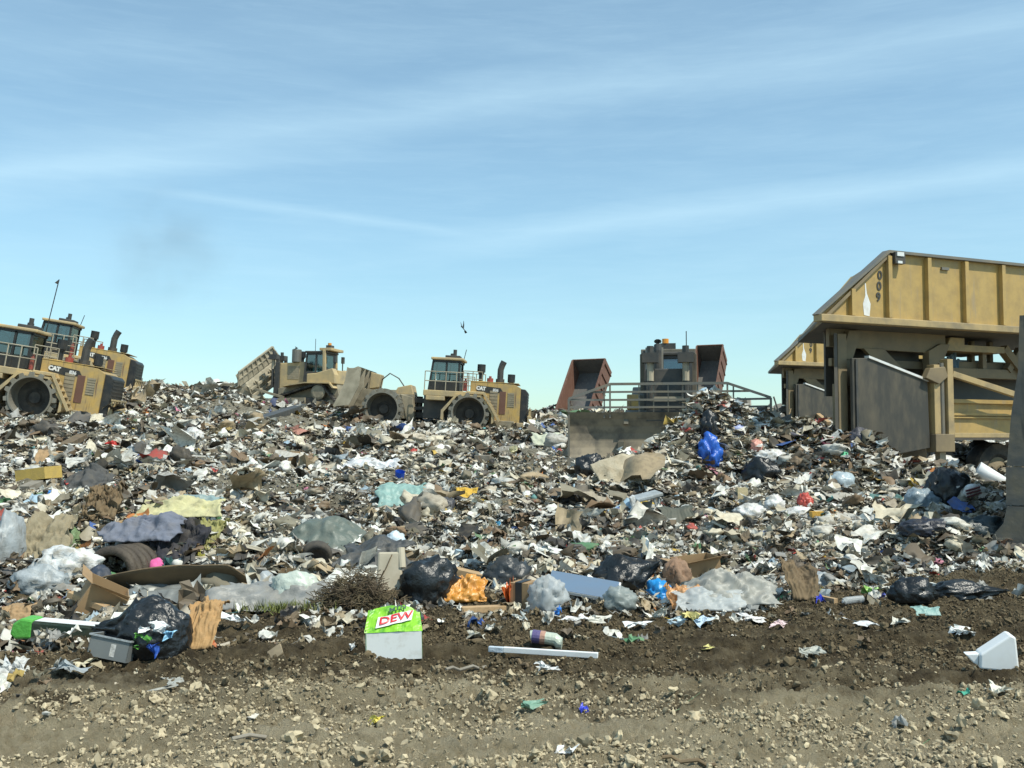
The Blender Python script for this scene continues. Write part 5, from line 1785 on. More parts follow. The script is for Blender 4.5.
sheet('faded teal grey tarpaulin patch behind the rust orange rag', 188, 516, 56, 22, cm('teal grey tarpaulin', (.24, .33, .32), .5), 'tarpaulin', 'tarp', lean=.75, fold=.04)
bag('hot pink cloth ball on the left heap above wavy cardboard', 155, 574, 17, 15, cm('hot pink cloth', (.68, .12, .32), .8, amt=.15), 'cloth_ball', 'cloth', wr=.1, sub=3)
scrap('dark teal pointed cloth right of the hot pink ball', 167, 574, 13, 18, cm('dark teal cloth', (.02, .09, .09), .8), 'cloth', 'cloth')
scrap('lemon yellow wad above the right end of wavy cardboard', 199, 563, 13, 14, cm('lemon cloth', (.62, .55, .12), .8), 'rag', 'rag')
bag('round olive green bag left of the ribbed hose roll', 70, 550, 18, 22, cm('olive green plastic', (.16, .24, .11), .5), wr=.15)
sheet('slumped tan cloth sack at the far left heap', 38, 562, 46, 42, cm('tan sackcloth', (.27, .23, .15), .9), 'cloth_sack', 'sack', lean=.85, fold=.15)
bag('pale grey long bag at the left edge beside the tan sack', 6, 566, 22, 50, GY, wr=.2)
bag('white crumpled bags bunched below the tan cloth sack', 60, 576, 62, 28, WH, wr=.26, fr=1.7)
bag('grey white film bag left of the open cardboard box', 32, 594, 50, 26, GY, wr=.26, fr=1.7)
boxy('small grey blue carton left of the open brown box', 55, 593, 24, 16, cm('grey blue card', (.26, .31, .33), .7), dep=20, rot=(0, R(-20), R(16)), flaps=False, openb=False)
scrap('bright azure scrap caught on the left heap below yellow board', 52, 503, 8, 13, cm('azure plastic', (.04, .32, .75), .4, amt=.1), 'torn_scrap', 'scrap')
scrap('teal blue wad among the white bags on the left', 71, 557, 10, 8, cm('teal blue film', (.07, .33, .42), .5), 'torn_scrap', 'scrap')
r = boxy('mustard yellow slab standing out on the left slope', 33, 480, 34, 12, cm('mustard foam', (.52, .36, .09), .8), 'foam_slab', 'slab', dep=26, rot=(0, R(-8), R(-12)), flaps=False, openb=False, dent=.02)
sheet('thin tan board leaning behind the mustard yellow slab', 42, 466, 22, 16, M['cardboard'], 'board', 'board', lean=.8, fold=.03, thick=.008)
plank('grey tan offcut below the mustard yellow slab', (24, 492), (38, 486), 6, M['wood_grey'], wid=12)
sheet('dark grey rag mound right of the mustard yellow slab', 80, 492, 44, 26, cm('charcoal cloth', (.07, .072, .072), .9), 'rag', 'rag', lean=.7, fold=.1, arch=.4)
sheet('bundle of brown strips hanging above the ribbed hose roll', 97, 522, 32, 34, M['cardboard_dark'], 'strip_bundle', 'strips', lean=.9, fold=.2, fr=5)
plank('long pale bent slat arching on the left slope', (58, 462), (98, 478), 4, M['wood_grey'], 'slat', 'slat', warp=1.2, lift=(4, 6))
plank('brown slat lying above the grey blue quilt', (110, 528), (140, 522), 5, M['wood'], 'slat', 'slat')

# --- middle slope
sheet('dark green grey tarpaulin humped over a black tyre', 318, 553, 74, 38, cm('green grey tarpaulin', (.11, .135, .115), .5), 'tarpaulin', 'tarp', lean=.75, fold=.05, arch=.7, fr=1.5)
p, s = spot(316, 564, 30)
r = empty('old_tyre', p + Vector((0, .05, .0)), (R(24), 0, R(10)))
tag(r, 'half buried black tyre under the green grey tarpaulin', 'tyre')
m_ = MB().lathe_y([(9 * s, -.05), (12.5 * s, -.07), (15 * s, -.05), (15.4 * s, .0), (15 * s, .05), (12.5 * s, .07), (9 * s, .05), (8.6 * s, 0), (9 * s, -.05)], 0, 8 * s, 32)
m_.build('tyre_body', M['rubber'], r, smooth=True)
MB().lathe_y([(8.7 * s, -.02), (3 * s, .01), (.001, .01)], 0, 8 * s, 24).build('wheel_disc', M['hub'], r)
sheet('dark grey tarpaulin wedge behind the beige padded board', 372, 578, 66, 40, cm('dark grey tarpaulin', (.055, .06, .062), .6), 'tarpaulin', 'tarp', lean=.8, fold=.06, arch=.3)
bag('rounded pale blue white bag above the dark grey tarpaulin', 394, 548, 22, 16, cm('pale blue plastic', (.52, .62, .68), .4), wr=.14)
sheet('torn mint green film with red scrap on the middle slope', 398, 508, 48, 27, M['teal film'], lean=.75, fold=.05)
scrap('bright red scrap on the mint green film', 401, 504, 8, 10, cm('bright red plastic', (.55, .04, .03), .4, amt=.1), 'torn_scrap', 'scrap')
scrap('deep green bag at the right foot of the mint film', 411, 510, 14, 10, cm('deep green plastic', (.05, .17, .09), .4), 'rubbish_bag', 'bag')
sheet('long crinkled silver sheet on the middle slope', 371, 470, 52, 12, cm('silver foil', (.62, .63, .64), .3), 'foil_sheet', 'foil', lean=.6, fold=.08, thick=.003)
p, s = spot(399, 479, 12)
r = empty('plastic_tub', p, (R(20), R(12), 0))
tag(r, 'small open bright blue tub above the mint green film', 'tub')
MB().tube([(0, 0, 0), (0, 0, .02), (0, 0, 8 * s)], 4 * s, 14, r1=5 * s, caps=False).build('tub_wall', cm('strong blue plastic', (.02, .10, .55), .35, amt=.1), r)
MB().tube([(0, 0, .0), (0, 0, .012)], 4 * s, 14).build('tub_base', M['strong blue plastic'], r)
boxy('upright square of tan cardboard on the upper left slope', 294, 466, 11, 15, M['cardboard'], 'card_square', 'cardboard', dep=3, flaps=False, openb=False, dent=.01)
sheet('golden yellow cloth folded over junk on the middle slope', 466, 501, 24, 12, cm('golden cloth', (.60, .38, .05), .8, amt=.3), 'cloth', 'cloth', lean=.8, fold=.1)
bag('dark charcoal sack left below the golden yellow cloth', 446, 517, 21, 20, cm('charcoal plastic', (.045, .047, .055), .5), wr=.18)
plank('long flat grey beam on the slope below the middle compactor', (482, 462), (513, 450), 6, M['wood_grey'], 'beam', 'beam', wid=14)
scrap('pale yellow wad at the right end of the flat grey beam', 515, 456, 13, 11, cm('primrose paper', (.62, .58, .36), .8), 'crumpled_paper', 'paper')
plank('white board scrap with blue cap on the lower middle slope', (466, 556), (484, 553), 6, M['foam'], 'board', 'board', wid=14)
scrap('blue cap ball at the right end of white board scrap', 489, 556, 10, 10, cm('cobalt plastic', (.04, .22, .55), .4, amt=.2), 'bottle_cap', 'cap')
scrap('small bright blue loop on slope right of charcoal sack', 496, 527, 10, 8, cm('sky blue plastic', (.1, .4, .65), .4), 'torn_scrap', 'scrap')
plank('thick dark grey timber lying in front of the far bulldozer', (256, 425), (302, 411), 6, M['dark_steel'], 'timber', 'timber', wid=10, lift=(0, 2))
scrap('salmon pink rubble heap between bulldozer and compactor', 365, 421, 22, 9, cm('salmon plaster', (.42, .20, .15), .9), 'rubble', 'rubble')
scrap('salmon broken plaster below the thick dark grey timber', 296, 434, 26, 10, cm('salmon plaster', (.42, .20, .15), .9), 'rubble', 'rubble')
scrap('red scrap on upper slope under the left compactors', 112, 449, 16, 9, cm('bright red plastic', (.55, .04, .03), .4), 'torn_scrap', 'scrap')
bag('white bag on the upper slope right of the red scrap', 192, 441, 18, 13, WH, wr=.25)
bag('white bag cluster on upper left slope above the red scrap', 136, 457, 24, 12, WH, wr=.3)
sheet('cream cloth triangle on the slope left of the blade', 546, 446, 30, 13, cm('cream green cloth', (.5, .52, .40), .9), 'cloth', 'cloth', lean=.7, fold=.05)
plank('dark plank on the slope below the far left compactor', (60, 452), (82, 440), 6, M['cardboard_dark'], wid=10)

# --- waste piled against the blade
p, s = spot(622, 484, 48)
r = empty('mattress', p + Vector((0, .25, .30)), (R(36), R(-14), R(12)))
tag(r, 'bent stained mattress lying on the waste in front of the blade', 'mattress')
vs = []
n1_, n2_ = 22, 14
for i in range(n1_):
    for j in range(n2_):
        u = i / (n1_ - 1) - .5; v = j / (n2_ - 1) - .5
        vs.append((u * 48 * s, v * 1.0, -.35 * (max(0, abs(u) - .1)) ** 1.4 - .15 * max(0, -v) + .05 * nz((u * 3, v * 3, 0), 2, 4)))
fs = [(i * n2_ + j, (i + 1) * n2_ + j, (i + 1) * n2_ + j + 1, i * n2_ + j + 1) for i in range(n1_ - 1) for j in range(n2_ - 1)]
o = MB().add(vs, fs).build('mattress_cloth', M['mattress'], r, smooth=True)
sm_ = o.modifiers.new('thickness', 'SOLIDIFY'); sm_.thickness = .12
bv = o.modifiers.new('bevel', 'BEVEL'); bv.width = .03; bv.segments = 2
bag('crumpled royal blue bag on the pile in front of the rack', 710, 466, 24, 29, cm('royal blue bag', (.02, .11, .48), .35, amt=.15), wr=.3, fr=2.4)
sheet('white paper flag standing at the top of the blade pile', 734, 424, 15, 22, M['foam'], 'paper_sheet', 'paper', lean=.92, fold=.08)
bag('lavender blue bag on the pile right of the black opening', 739, 436, 21, 10, cm('lavender plastic', (.36, .40, .62), .4, amt=.2), wr=.14)
bag('black bag high on the pile above the royal blue bag', 709, 440, 20, 26, BK, wr=.25)
bag('salmon pink bag on the pile right below the lavender bag', 757, 453, 13, 13, cm('salmon pink plastic', (.60, .28, .22), .5, amt=.3), wr=.2)
scrap('dark red rag on the pile right of the lavender bag', 762, 432, 12, 9, cm('dark red cloth', (.35, .05, .04), .8), 'rag', 'rag')
bag('large black sack below the white bags right of blade pile', 765, 484, 34, 26, BK, wr=.25)
bag('white grey bag lying on top of the large black sack', 773, 466, 34, 16, WH, wr=.25)
boxy('small buff foam block on the slope below blade pile', 743, 499, 10, 12, cm('buff foam', (.58, .48, .28), .8), 'foam_slab', 'slab', dep=8, flaps=False, openb=False)
bag('bright white bag on the slope below the buff foam block', 776, 512, 20, 16, WH, wr=.2)
bag('long white bag on the slope left of the bright white bag', 752, 521, 34, 16, WH, wr=.25)
bag('white grey bag right of the long white bag on slope', 800, 520, 32, 13, WH, wr=.25)
bag('red crumpled bag on the slope right of the large black sack', 806, 507, 14, 13, cm('red bag plastic', (.50, .08, .06), .4, amt=.25), wr=.3)
boxy('small orange yellow carton on the slope below the red bag', 819, 517, 13, 6, cm('orange yellow card', (.62, .36, .06), .7, amt=.2), 'small_carton', 'carton', dep=10, flaps=False, openb=False)
bag('rounded grey blue bag on the slope below the tipper door', 844, 492, 27, 20, cm('grey blue plastic', (.38, .46, .50), .35), wr=.12, fr=2)
sheet('bright green sheet of paper under the tipper door', 850, 464, 15, 12, cm('emerald film', (.10, .48, .26), .5, amt=.15), 'paper_sheet', 'paper', lean=.85, fold=.05)
bag('navy dark cloth bag heaped at the foot of tipper door', 862, 446, 30, 18, cm('navy plastic', (.035, .04, .06), .5), wr=.25)
bag('pale grey bag under the tipper hinge post', 914, 462, 24, 14, cm('bone plastic', (.52, .50, .44), .4), wr=.22)
plank('thin pale pole sloping up to the tipper door', (868, 476), (889, 460), 2.5, M['wood_grey'], 'pole', 'pole', lift=(2, 8))
plank('pale stick leaning on waste left of the tipper column', (812, 420), (829, 428), 4, M['wood'], 'stick', 'stick', lift=(8, 2))
p = hit(783, 424)
o = MB().tube([(0, 0, -.1), (-.35, .1, 1.15)], .035, 8).build('dark_post', M['dark_steel'], None)
o.location = p
tag(o, 'thin dark leaning post between the rack and the far tipper', 'post')
o = MB().bar((0, 0, -.1), (.25, .1, .65), .09, .03).build('splintered_slat', M['wood'], None)
o.location = p + Vector((.1, 0, 0))
tag(o, 'splintered pale slat at the foot of thin dark leaning post', 'slat')
# frame of a broken chair and dark board
p, s = spot(655, 522, 40)
r = empty('broken_chair', p + Vector((0, .2, -.1)), (R(8), R(-12), R(20)))
tag(r, 'broken pale plastic chair lying on the slope below the mattress', 'chair')
MB().add([(-17 * s, 0, 2 * s), (-12 * s, 0, 0), (-15 * s, .05, 36 * s), (-20 * s, .05, 34 * s), (-17 * s, .07, 2 * s), (-12 * s, .07, 0), (-15 * s, .12, 36 * s), (-20 * s, .12, 34 * s)],
         [(0, 1, 2, 3), (7, 6, 5, 4), (0, 4, 5, 1), (1, 5, 6, 2), (2, 6, 7, 3), (3, 7, 4, 0)]).build('backrest', WH, r, bevel=.01)
MB().box(-14 * s, 16 * s, .0, .3, 28 * s, 32 * s).build('seat', GY, r, bevel=.02)
for x, a_ in ((12, 6), (6, -3)):
    MB().bar((x * s, .05, 29 * s), ((x - a_) * s, .0, 4 * s), .035).build('leg', GY, r)
sheet('dark green grey board leaning on the slope below broken chair', 678, 528, 34, 20, cm('dark olive board', (.075, .08, .06), .7, bump=.05), 'board', 'board', lean=.9, fold=.01, thick=.02)
bag('tan rolled cushion right under the dark green grey board', 687, 526, 16, 9, cm('tan cushion', (.36, .30, .20), .9), 'cushion', 'cushion', wr=.05)
bag('black sack half buried left of the mattress at the blade', 590, 478, 30, 24, BK, wr=.25)
scrap('white bag with pale blue print on slope below mattress', 612, 522, 17, 15, WH, 'rubbish_bag', 'bag')
# right side: shaded waste beside the big blade
p = hit(988, 487); s = p.y / F
r = empty('card_tube', p + Vector((0, .1, .02)), (0, R(28), R(-20)))
tag(r, 'white rolled card sheet forming a tube beside the tall blade', 'card')
m_ = MB().tube([(-14 * s, 0, 10 * s), (0, 0, 10 * s), (16 * s, 0, 10 * s)], 8.5 * s, 18, r1=5 * s, caps=False)
o = m_.build('card_roll', M['foam'], r, smooth=True)
sm_ = o.modifiers.new('thickness', 'SOLIDIFY'); sm_.thickness = .008
KEEPOUT.append((p.x, p.y, .3))
bag('large black bag in shade under the white card tube', 952, 508, 42, 40, BK, wr=.25)
bag('translucent grey blue bag left of large shaded black bag', 926, 512, 34, 22, cm('smoky blue plastic', (.24, .31, .36), .35), wr=.25)
p, s = spot(971, 503, 14)
r = empty('striped_cushion', p + Vector((-.02, -.12, .14)), (R(20), R(-18), R(-10)))
tag(r, 'small white and maroon striped pillow on the shaded black bag', 'pillow')
vs, fs = lump_shape(16 * s, 10 * s, 12 * s, 77, .04, 2, sub=3, lumps=.1)
MB().add(vs, fs).build('pillow_cover', WH, r, smooth=True)
for k in range(3):
    MB().bar((-7 * s, -5.4 * s, (2.5 + 3.3 * k) * s), (7 * s, -5.4 * s, (2.5 + 3.3 * k) * s), .02, 1.5 * s).build('maroon_stripe', cm('maroon cloth', (.12, .03, .04), .8), r)
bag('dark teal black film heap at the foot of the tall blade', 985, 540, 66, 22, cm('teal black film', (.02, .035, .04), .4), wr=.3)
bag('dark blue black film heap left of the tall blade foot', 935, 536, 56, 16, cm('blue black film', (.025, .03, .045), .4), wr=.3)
sheet('yellow printed wrapper on waste left of shaded black bag', 918, 492, 13, 13, cm('yellow brown film', (.48, .34, .06), .4), 'snack_wrapper', 'wrapper', lean=.85, fold=.12)
scrap('pale blue printed bag on the slope below the tipper hinge', 881, 527, 16, 14, cm('pale aqua plastic', (.45, .62, .70), .4), 'rubbish_bag', 'bag')
bag('pair of white bags bunched under the tipper side rail', 938, 470, 40, 16, WH, wr=.32, fr=2.8)
# ------------------------------------------------------------------ loose waste nobody could count
def ico(sub):
    bm = bmesh.new()
    bmesh.ops.create_icosphere(bm, subdivisions=sub, radius=1)
    bm.verts.ensure_lookup_table()
    v = np.array([x.co[:] for x in bm.verts]); f = np.array([[y.index for y in x.verts] for x in bm.faces])
    bm.free()
    return v, f


def grid(n, m_):
    u, v = np.meshgrid(np.linspace(-1, 1, n), np.linspace(-1, 1, m_), indexing='ij')
    idx = np.arange(n * m_).reshape(n, m_)
    f = np.stack([idx[:-1, :-1], idx[1:, :-1], idx[1:, 1:], idx[:-1, 1:]], -1).reshape(-1, 4)
    return u.ravel(), v.ravel(), f


def rot_mats(N, tilt):
    """random heading, then a lean of about tilt radians, then random spin"""
    a = rng.random(N) * 2 * np.pi
    b_ = np.abs(rng.normal(0, 1, N)) * tilt
    c = rng.random(N) * 2 * np.pi
    def rz(t):
        z = np.zeros((N, 3, 3)); z[:, 0, 0] = np.cos(t); z[:, 0, 1] = -np.sin(t); z[:, 1, 0] = np.sin(t); z[:, 1, 1] = np.cos(t); z[:, 2, 2] = 1; return z
    def rx(t):
        z = np.zeros((N, 3, 3)); z[:, 1, 1] = np.cos(t); z[:, 1, 2] = -np.sin(t); z[:, 2, 1] = np.sin(t); z[:, 2, 2] = np.cos(t); z[:, 0, 0] = 1; return z
    return rz(a) @ rx(b_) @ rz(c)


PAL = np.array([
    (.80, .79, .72), (.62, .61, .55), (.64, .58, .44), (.40, .31, .19), (.20, .13, .075), (.09, .085, .078), (.02, .021, .023),
    (.23, .21, .15), (.33, .33, .31), (.05, .14, .42), (.36, .50, .60), (.42, .06, .05), (.10, .26, .12), (.62, .43, .07), (.62, .22, .05), (.62, .20, .32), (.12, .34, .33), (.13, .10, .07), (.50, .44, .34)])
PW = np.array([.30, .15, .12, .075, .085, .085, .06, .10, .075, .008, .02, .010, .008, .008, .005, .004, .007, .11, .05])
PW = PW / PW.sum()


CUR = None


def colours(N):
    c = PAL[rng.choice(len(PAL), N, p=PW)].copy()
    if CUR is not None and len(CUR[0]) == N:
        # neighbouring waste comes from the same load: some loads are pale bags, some dark soil and bin liners
        bias = 2.2 * vn(CUR[0] * .75, CUR[1] * .75, 40) + 1.0 * vn(CUR[0] * 2.1, CUR[1] * 2.1, 41)
        q = rng.random(N)
        dk_ = (bias < -.2) & (q < .4); lt_ = (bias > .12) & (q < .45)
        c[dk_] = PAL[rng.choice([4, 5, 6, 6, 7, 17], dk_.sum())]
        c[lt_] = PAL[rng.choice([0, 0, 1, 2, 2, 18], lt_.sum())]
    c *= rng.uniform(.75, 1.12, (N, 1))
    soil_ = np.array([.17, .14, .095])
    k = np.clip(rng.beta(1.1, 4.2, (N, 1)), 0, .8)
    return c * (1 - k) + soil_ * k


def sample_spots(N, d0, d1, power):
    """points on the slope, denser near where items are small"""
    t = rng.random(N)
    d = (d0 ** power + t * (d1 ** power - d0 ** power)) ** (1 / power)
    u = rng.uniform(-260, 1300, N)
    x = (u - 512) / 1000 * d
    return x, d


KEEP = np.array(KEEPOUT) if len(KEEPOUT) else np.zeros((0, 3))


def prune(x, y, keep):
    """thin the litter where a bigger object lies or a machine stands"""
    ok = np.ones(len(x), bool)
    for kx, ky, kr in KEEP:
        ok &= ~((np.hypot(x - kx, (y - ky)) < kr) & (rng.random(len(x)) < .93))
    return ok & keep


VS, FS, TS = [], {3: [], 4: []}, []
SM = {3: [], 4: []}
_n = 0


def emit(P, f, col, soft=False):
    """P (N, n, 3) vertex positions, f (m, k) faces, col (N, 3)"""
    global _n
    N, n, _ = P.shape
    if N == 0: return
    VS.append(P.reshape(-1, 3))
    FS[f.shape[1]].append((f[None] + (_n + np.arange(N) * n)[:, None, None]).reshape(-1, f.shape[1]))
    SM[f.shape[1]].append(np.full(N * len(f), soft))
    TS.append(np.repeat(col, n, 0))
    _n += N * n


def place(L, x, y, size, tilt, lift):
    N = len(x)
    Rm = rot_mats(N, tilt)
    P = np.einsum('nij,nkj->nki', Rm, L) * size[:, None, None]
    z = H(x, y)
    P[:, :, 0] += x[:, None]; P[:, :, 1] += y[:, None]
    zmin = P[:, :, 2].min(1)
    P[:, :, 2] += (z - np.maximum(zmin, -size * .45) * 1.0 * .55 + lift)[:, None]
    return P


def make_sheets(x, y, size, fine):
    N = len(x)
    n = 6 if fine else 4
    u, v, f = grid(n, n)
    asp = rng.uniform(.35, 1, (N, 1))
    L = np.zeros((N, n * n, 3))
    L[:, :, 0] = u; L[:, :, 1] = v * asp
    L += rng.normal(0, .13, L.shape)
    cv = rng.uniform(-1.3, 1.3, (N, 1)); L[:, :, 2] += cv * (u ** 2)[None] * .6; L[:, :, 0] *= (1 - .25 * np.abs(cv) * np.abs(u)[None] ** 1.5)
    ph = rng.random((N, 1)) * 6.28; fr = rng.uniform(1, 4, (N, 1)); an = rng.random((N, 1)) * 6.28
    L[:, :, 2] += .28 * np.sin(fr * (u * np.cos(an) + v * np.sin(an)) + ph) + rng.normal(0, .16, (N, n * n))
    emit(place(L, x, y, size * .55, .55, rng.uniform(0, .5, N) * size), f, colours(N))


def make_wads(x, y, size, fine, pal=None):
    """sheets of film, cloth and paper crumpled at random"""
    N = len(x)
    k = 3; n = 7 if fine else 5
    c = np.zeros((N, k, k, 3))
    c[..., 0] = np.linspace(-.75, .75, k)[:, None]; c[..., 1] = np.linspace(-.75, .75, k)[None, :]
    c += rng.normal(0, .38, c.shape)
    t = np.linspace(0, k - 1, n); i0 = np.minimum(t.astype(int), k - 2); f = t - i0
    g = c[:, i0] * (1 - f)[None, :, None, None] + c[:, i0 + 1] * f[None, :, None, None]
    g = g[:, :, i0] * (1 - f)[None, None, :, None] + g[:, :, i0 + 1] * f[None, None, :, None]
    g = g + rng.normal(0, .085, g.shape)
    L = g.reshape(N, n * n, 3) * np.array([.62, .62, .5])
    idx = np.arange(n * n).reshape(n, n)
    fq = np.stack([idx[:-1, :-1], idx[1:, :-1], idx[1:, 1:], idx[:-1, 1:]], -1).reshape(-1, 4)
    emit(place(L, x, y, size * .75, .4, rng.uniform(0, .35, N) * size), fq, colours(N) if pal is None else pal(N), True)


def make_blobs(x, y, size, fine, pal=None, rough=.15):
    N = len(x)
    v, f = ico(2 if fine else 1)
    L = v[None] * (1 + rng.normal(0, rough, (N, len(v), 1)))
    q = rng.uniform(.4, 1.05, (N, 1, 3)); L = L * q
    ph = rng.random((N, 1)) * 6.28
    L *= (1 + .22 * np.sin(3.1 * v[None, :, 0] + 2.7 * v[None, :, 1] + ph) * np.cos(2.6 * v[None, :, 2] + ph))[:, :, None]
    c = colours(N) if pal is None else pal(N)
    emit(place(L, x, y, size * .45, .5, rng.uniform(-.1, .3, N) * size), f, c, pal is None)


def make_bags(x, y, size):
    """tied and burst bags: creased all over, slumped"""
    N = len(x)
    v, f = ico(3)
    r = np.ones((N, len(v)))
    for k_, a_ in ((2.2, .30), (3.4, .26), (5.5, .2), (8.5, .13), (13, .08)):
        d_ = rng.normal(0, 1, (N, 3)); d_ /= np.linalg.norm(d_, axis=1, keepdims=True)
        w_ = v @ d_.T
        wob = .35 * np.sin(2.3 * (v @ rng.normal(0, 1, (3, N))) + rng.random(N) * 6.28)
        r += (a_ * (.5 - np.abs(np.sin(k_ * (w_ + wob) + rng.random(N) * 6.28)))).T
    r += rng.normal(0, .025, r.shape)
    L = v[None] * r[:, :, None] * np.stack([rng.uniform(.7, 1.2, N), rng.uniform(.5, 1, N), rng.uniform(.3, .65, N)], -1)[:, None]
    emit(place(L, x, y, size * .5, .3, rng.uniform(-.1, .2, N) * size), f, colours(N), True)


def make_slabs(x, y, size):
    N = len(x)
    v = np.array([(a, b_, c) for c in (-1, 1) for b_ in (-1, 1) for a in (-1, 1)], float)
    f = np.array([(0, 2, 3, 1), (4, 5, 7, 6), (0, 1, 5, 4), (2, 6, 7, 3), (0, 4, 6, 2), (1, 3, 7, 5)])
    q = np.stack([rng.uniform(.6, 1, N), rng.uniform(.2, .8, N), rng.uniform(.02, .2, N)], -1)[:, None]
    L = v[None] * q + rng.normal(0, .05, (N, 8, 3))
    emit(place(L, x, y, size * .55, .6, rng.uniform(0, .3, N) * size), f, colours(N))


def make_sticks(x, y, size):
    N = len(x)
    k = 5
    t = np.linspace(-1, 1, k)
    ring = np.array([(1, 0), (0, 1), (-1, 0), (0, -1)], float)
    L = np.zeros((N, k * 4, 3))
    ox = np.cumsum(rng.normal(0, .13, (N, k)), 1); oz = np.cumsum(rng.normal(0, .1, (N, k)), 1)
    r = rng.uniform(.015, .07, (N, 1))
    for i in range(k):
        for j in range(4):
            L[:, i * 4 + j, 0] = t[i]
            L[:, i * 4 + j, 1] = ox[:, i] + ring[j, 0] * r[:, 0]
            L[:, i * 4 + j, 2] = oz[:, i] + ring[j, 1] * r[:, 0] * .7
    f = []
    for i in range(k - 1):
        for j in range(4):
            j2_ = (j + 1) % 4
            f.append((i * 4 + j, i * 4 + j2_, (i + 1) * 4 + j2_, (i + 1) * 4 + j))
    f += [(3, 2, 1, 0), ((k - 1) * 4, (k - 1) * 4 + 1, (k - 1) * 4 + 2, (k - 1) * 4 + 3)]
    emit(place(L, x, y, size * .95, .35, rng.uniform(0, .4, N) * size * .4), np.array(f), colours(N))


def make_bottles(x, y, size):
    N = len(x)
    rings = [(.0, -1), (.34, -1), (.36, .2), (.33, .55), (.12, .8), (.12, 1), (.0, 1)]
    k = 7
    v = np.array([(r_ * math.cos(2 * math.pi * j / k), r_ * math.sin(2 * math.pi * j / k), z_) for r_, z_ in rings for j in range(k)])
    v = v[:, [2, 0, 1]]
    f = np.array([(i * k + j, i * k + (j + 1) % k, (i + 1) * k + (j + 1) % k, (i + 1) * k + j) for i in range(len(rings) - 1) for j in range(k)])
    L = v[None] * np.stack([rng.uniform(.7, 1, N), rng.uniform(.6, 1.2, N), rng.uniform(.4, 1.1, N)], -1)[:, None] + rng.normal(0, .03, (N, len(v), 3))
    emit(place(L, x, y, size * .5, .4, rng.uniform(0, .3, N) * size), f, colours(N))


def size_at(d, N):
    return (.066 + .0028 * d) * np.exp(rng.normal(0, .42, N)).clip(.45, 2.6)


def batch(N, d0, d1, kind, fine=False, power=1.0, k=1.0):
    x, y = sample_spots(N, d0, d1, power)
    la = litter_amount(x, y)
    ok = prune(x, y, rng.random(N) < la)
    x, y = x[ok], y[ok]
    global CUR
    CUR = (x, y)
    s = size_at(y, len(x)) * k * (1 + .9 * vn(x * .5, y * .5, 44))
    {'sheet': lambda: make_sheets(x, y, s, fine), 'blob': lambda: make_blobs(x, y, s, fine), 'bag': lambda: make_bags(x, y, s), 'wad': lambda: make_wads(x, y, s, fine), 'slab': lambda: make_slabs(x, y, s),
     'stick': lambda: make_sticks(x, y, s), 'bottle': lambda: make_bottles(x, y, s)}[kind]()


D = LITTER
batch(int(9000 * D), 8, 18, 'sheet', True)
batch(int(22000 * D), 8, 18, 'wad', True)
batch(int(7000 * D), 8, 18, 'blob', True, k=.8)
batch(int(6000 * D), 8, 18, 'slab')
batch(int(9000 * D), 8, 18, 'stick')
batch(int(2000 * D), 8, 18, 'bottle')
batch(int(16000 * D), 8, 18, 'sheet', k=.42)
batch(int(36000 * D), 8, 18, 'wad', k=.42)
batch(int(24000 * D), 18, 78, 'sheet', power=.8)
batch(int(56000 * D), 18, 78, 'wad', power=.8)
batch(int(24000 * D), 18, 78, 'blob', power=.8, k=.8)
batch(int(10000 * D), 18, 78, 'slab', power=.8)
batch(int(14000 * D), 18, 78, 'stick', power=.8)
batch(int(4000 * D), 18, 78, 'bottle', power=.8)
batch(int(64000 * D), 18, 60, 'wad', power=.8, k=.48)
batch(int(3600 * D), 10, 70, 'wad', True, power=.8, k=2.2)
batch(int(2600 * D), 10, 70, 'bag', power=.8, k=2.1)
batch(int(2500 * D), 9, 40, 'bag', power=.8, k=1.2)
batch(int(300 * D), 10, 60, 'wad', True, power=.8, k=2.8)
for mx_, my_, sx_, sy_, h_ in MOUNDS:
    N = int(900 * sx_ * sy_ * (1.6 if my_ > 20 else 1))
    x = rng.normal(mx_, sx_, N); y = rng.normal(my_ - .3, sy_, N)
    ok = prune(x, y, litter_amount(x, y) > .5)
    CUR = (x[ok], y[ok])
    make_wads(x[ok], y[ok], size_at(y[ok], ok.sum()) * 1.3, False)
    x = rng.normal(mx_, sx_, N); y = rng.normal(my_ - .3, sy_, N)
    ok = litter_amount(x, y) > .5
    CUR = (x[ok], y[ok])
    make_wads(x[ok], y[ok], size_at(y[ok], ok.sum()) * .7, False)


# sparse scraps trodden into the bare soil in front
def sparse(N, kind):
    x, y = sample_spots(N, 5.0, 13.5, 1.3)
    la = litter_amount(x, y)
    u = 512 + 1000 * x / y
    e = np.interp(u, EDGE_U, EDGE_D)
    pr = np.clip(1 - (e - y) / 2.6, .05, 1) ** 1.7 * 1.0 * np.clip(.5 + 2.4 * vn(x * .6, y * 3.0, 21), 0.02, 1)
    ok = prune(x, y, (la < .9) & (rng.random(N) < pr))
    x, y = x[ok], y[ok]
    s = .085 * np.exp(rng.normal(0, .5, len(x))).clip(.3, 1.7)
    (make_sheets(x, y, s, True) if kind == 'sheet' else make_slabs(x, y, s) if kind == 'slab' else make_sticks(x, y, s))


sparse(int(8000 * D), 'sheet')
sparse(int(1100 * D), 'slab')
sparse(int(2600 * D), 'stick')

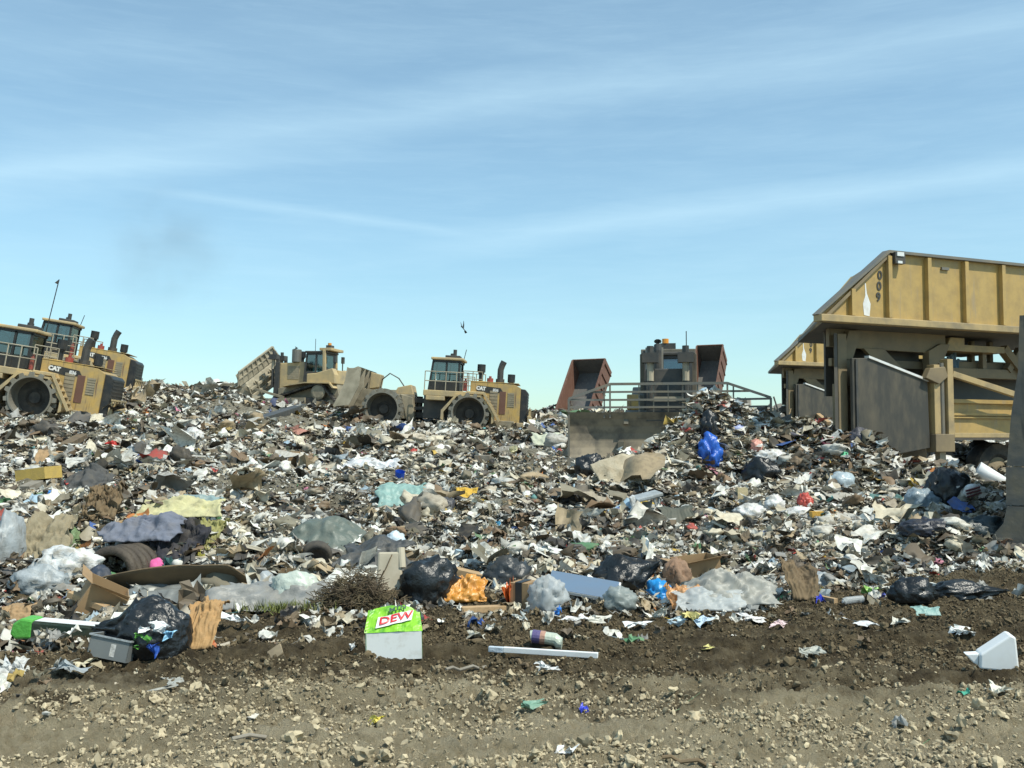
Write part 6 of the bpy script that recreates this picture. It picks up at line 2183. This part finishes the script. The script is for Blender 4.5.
lm, nt, b = newmat('mixed waste')
an = nt.nodes.new('ShaderNodeAttribute'); an.attribute_name = 'tint'
geo = nt.nodes.new('ShaderNodeNewGeometry')
n1 = nt.nodes.new('ShaderNodeTexNoise'); n1.inputs['Scale'].default_value = 11; n1.inputs['Detail'].default_value = 6
nt.links.new(geo.outputs['Position'], n1.inputs['Vector'])
r1 = nt.nodes.new('ShaderNodeMapRange'); r1.inputs['From Min'].default_value = .45; r1.inputs['From Max'].default_value = .75; r1.inputs['To Max'].default_value = .6
nt.links.new(n1.outputs['Fac'], r1.inputs['Value'])
nt.links.new(mixc(nt, r1.outputs[0], an.outputs['Color'], (.15, .12, .08)), b.inputs['Base Color'])
b.inputs['Roughness'].default_value = .6
b.inputs['Specular IOR Level'].default_value = .35
faces = [np.concatenate(FS[k]) for k in (3, 4) if FS[k]]
lo = np_mesh('loose_waste', np.concatenate(VS), faces, lm, np.concatenate(TS), smooth=np.concatenate([np.concatenate(SM[k]) for k in (3, 4)]))
tag(lo, 'loose mixed waste of paper, film, card and rags covering the whole slope', kind='stuff')
del lo['label']

# ------------------------------------------------------------------ clods and stones on the bare soil
VS, FS, TS = [], {3: [], 4: []}, []
SM = {3: [], 4: []}
_n = 0


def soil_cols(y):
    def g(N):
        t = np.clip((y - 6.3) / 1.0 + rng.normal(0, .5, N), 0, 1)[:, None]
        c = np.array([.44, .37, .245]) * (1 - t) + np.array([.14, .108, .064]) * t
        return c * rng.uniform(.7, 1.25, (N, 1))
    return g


for N, smed, fine in ((130000, .010, False), (31000, .017, False), (3600, .029, True)):
    x, y = sample_spots(N, 4.6, 13.5, 1.2)
    ok = prune(x, y, (litter_amount(x, y) < .7) & (vn(x * .8, y * 2.2, 31) + .5 * vn(x * 2.5, y * 5, 32) + rng.normal(0, .12, N) > -.13))
    x, y = x[ok], y[ok]
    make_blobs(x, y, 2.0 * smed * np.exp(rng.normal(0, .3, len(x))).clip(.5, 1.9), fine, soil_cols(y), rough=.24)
dm, nt, b = newmat('soil clods')
an = nt.nodes.new('ShaderNodeAttribute'); an.attribute_name = 'tint'
nt.links.new(an.outputs['Color'], b.inputs['Base Color'])
b.inputs['Roughness'].default_value = .95; b.inputs['Specular IOR Level'].default_value = .2
co = np_mesh('soil_clods', np.concatenate(VS), [np.concatenate(FS[3])], dm, np.concatenate(TS))
tag(co, kind='stuff')
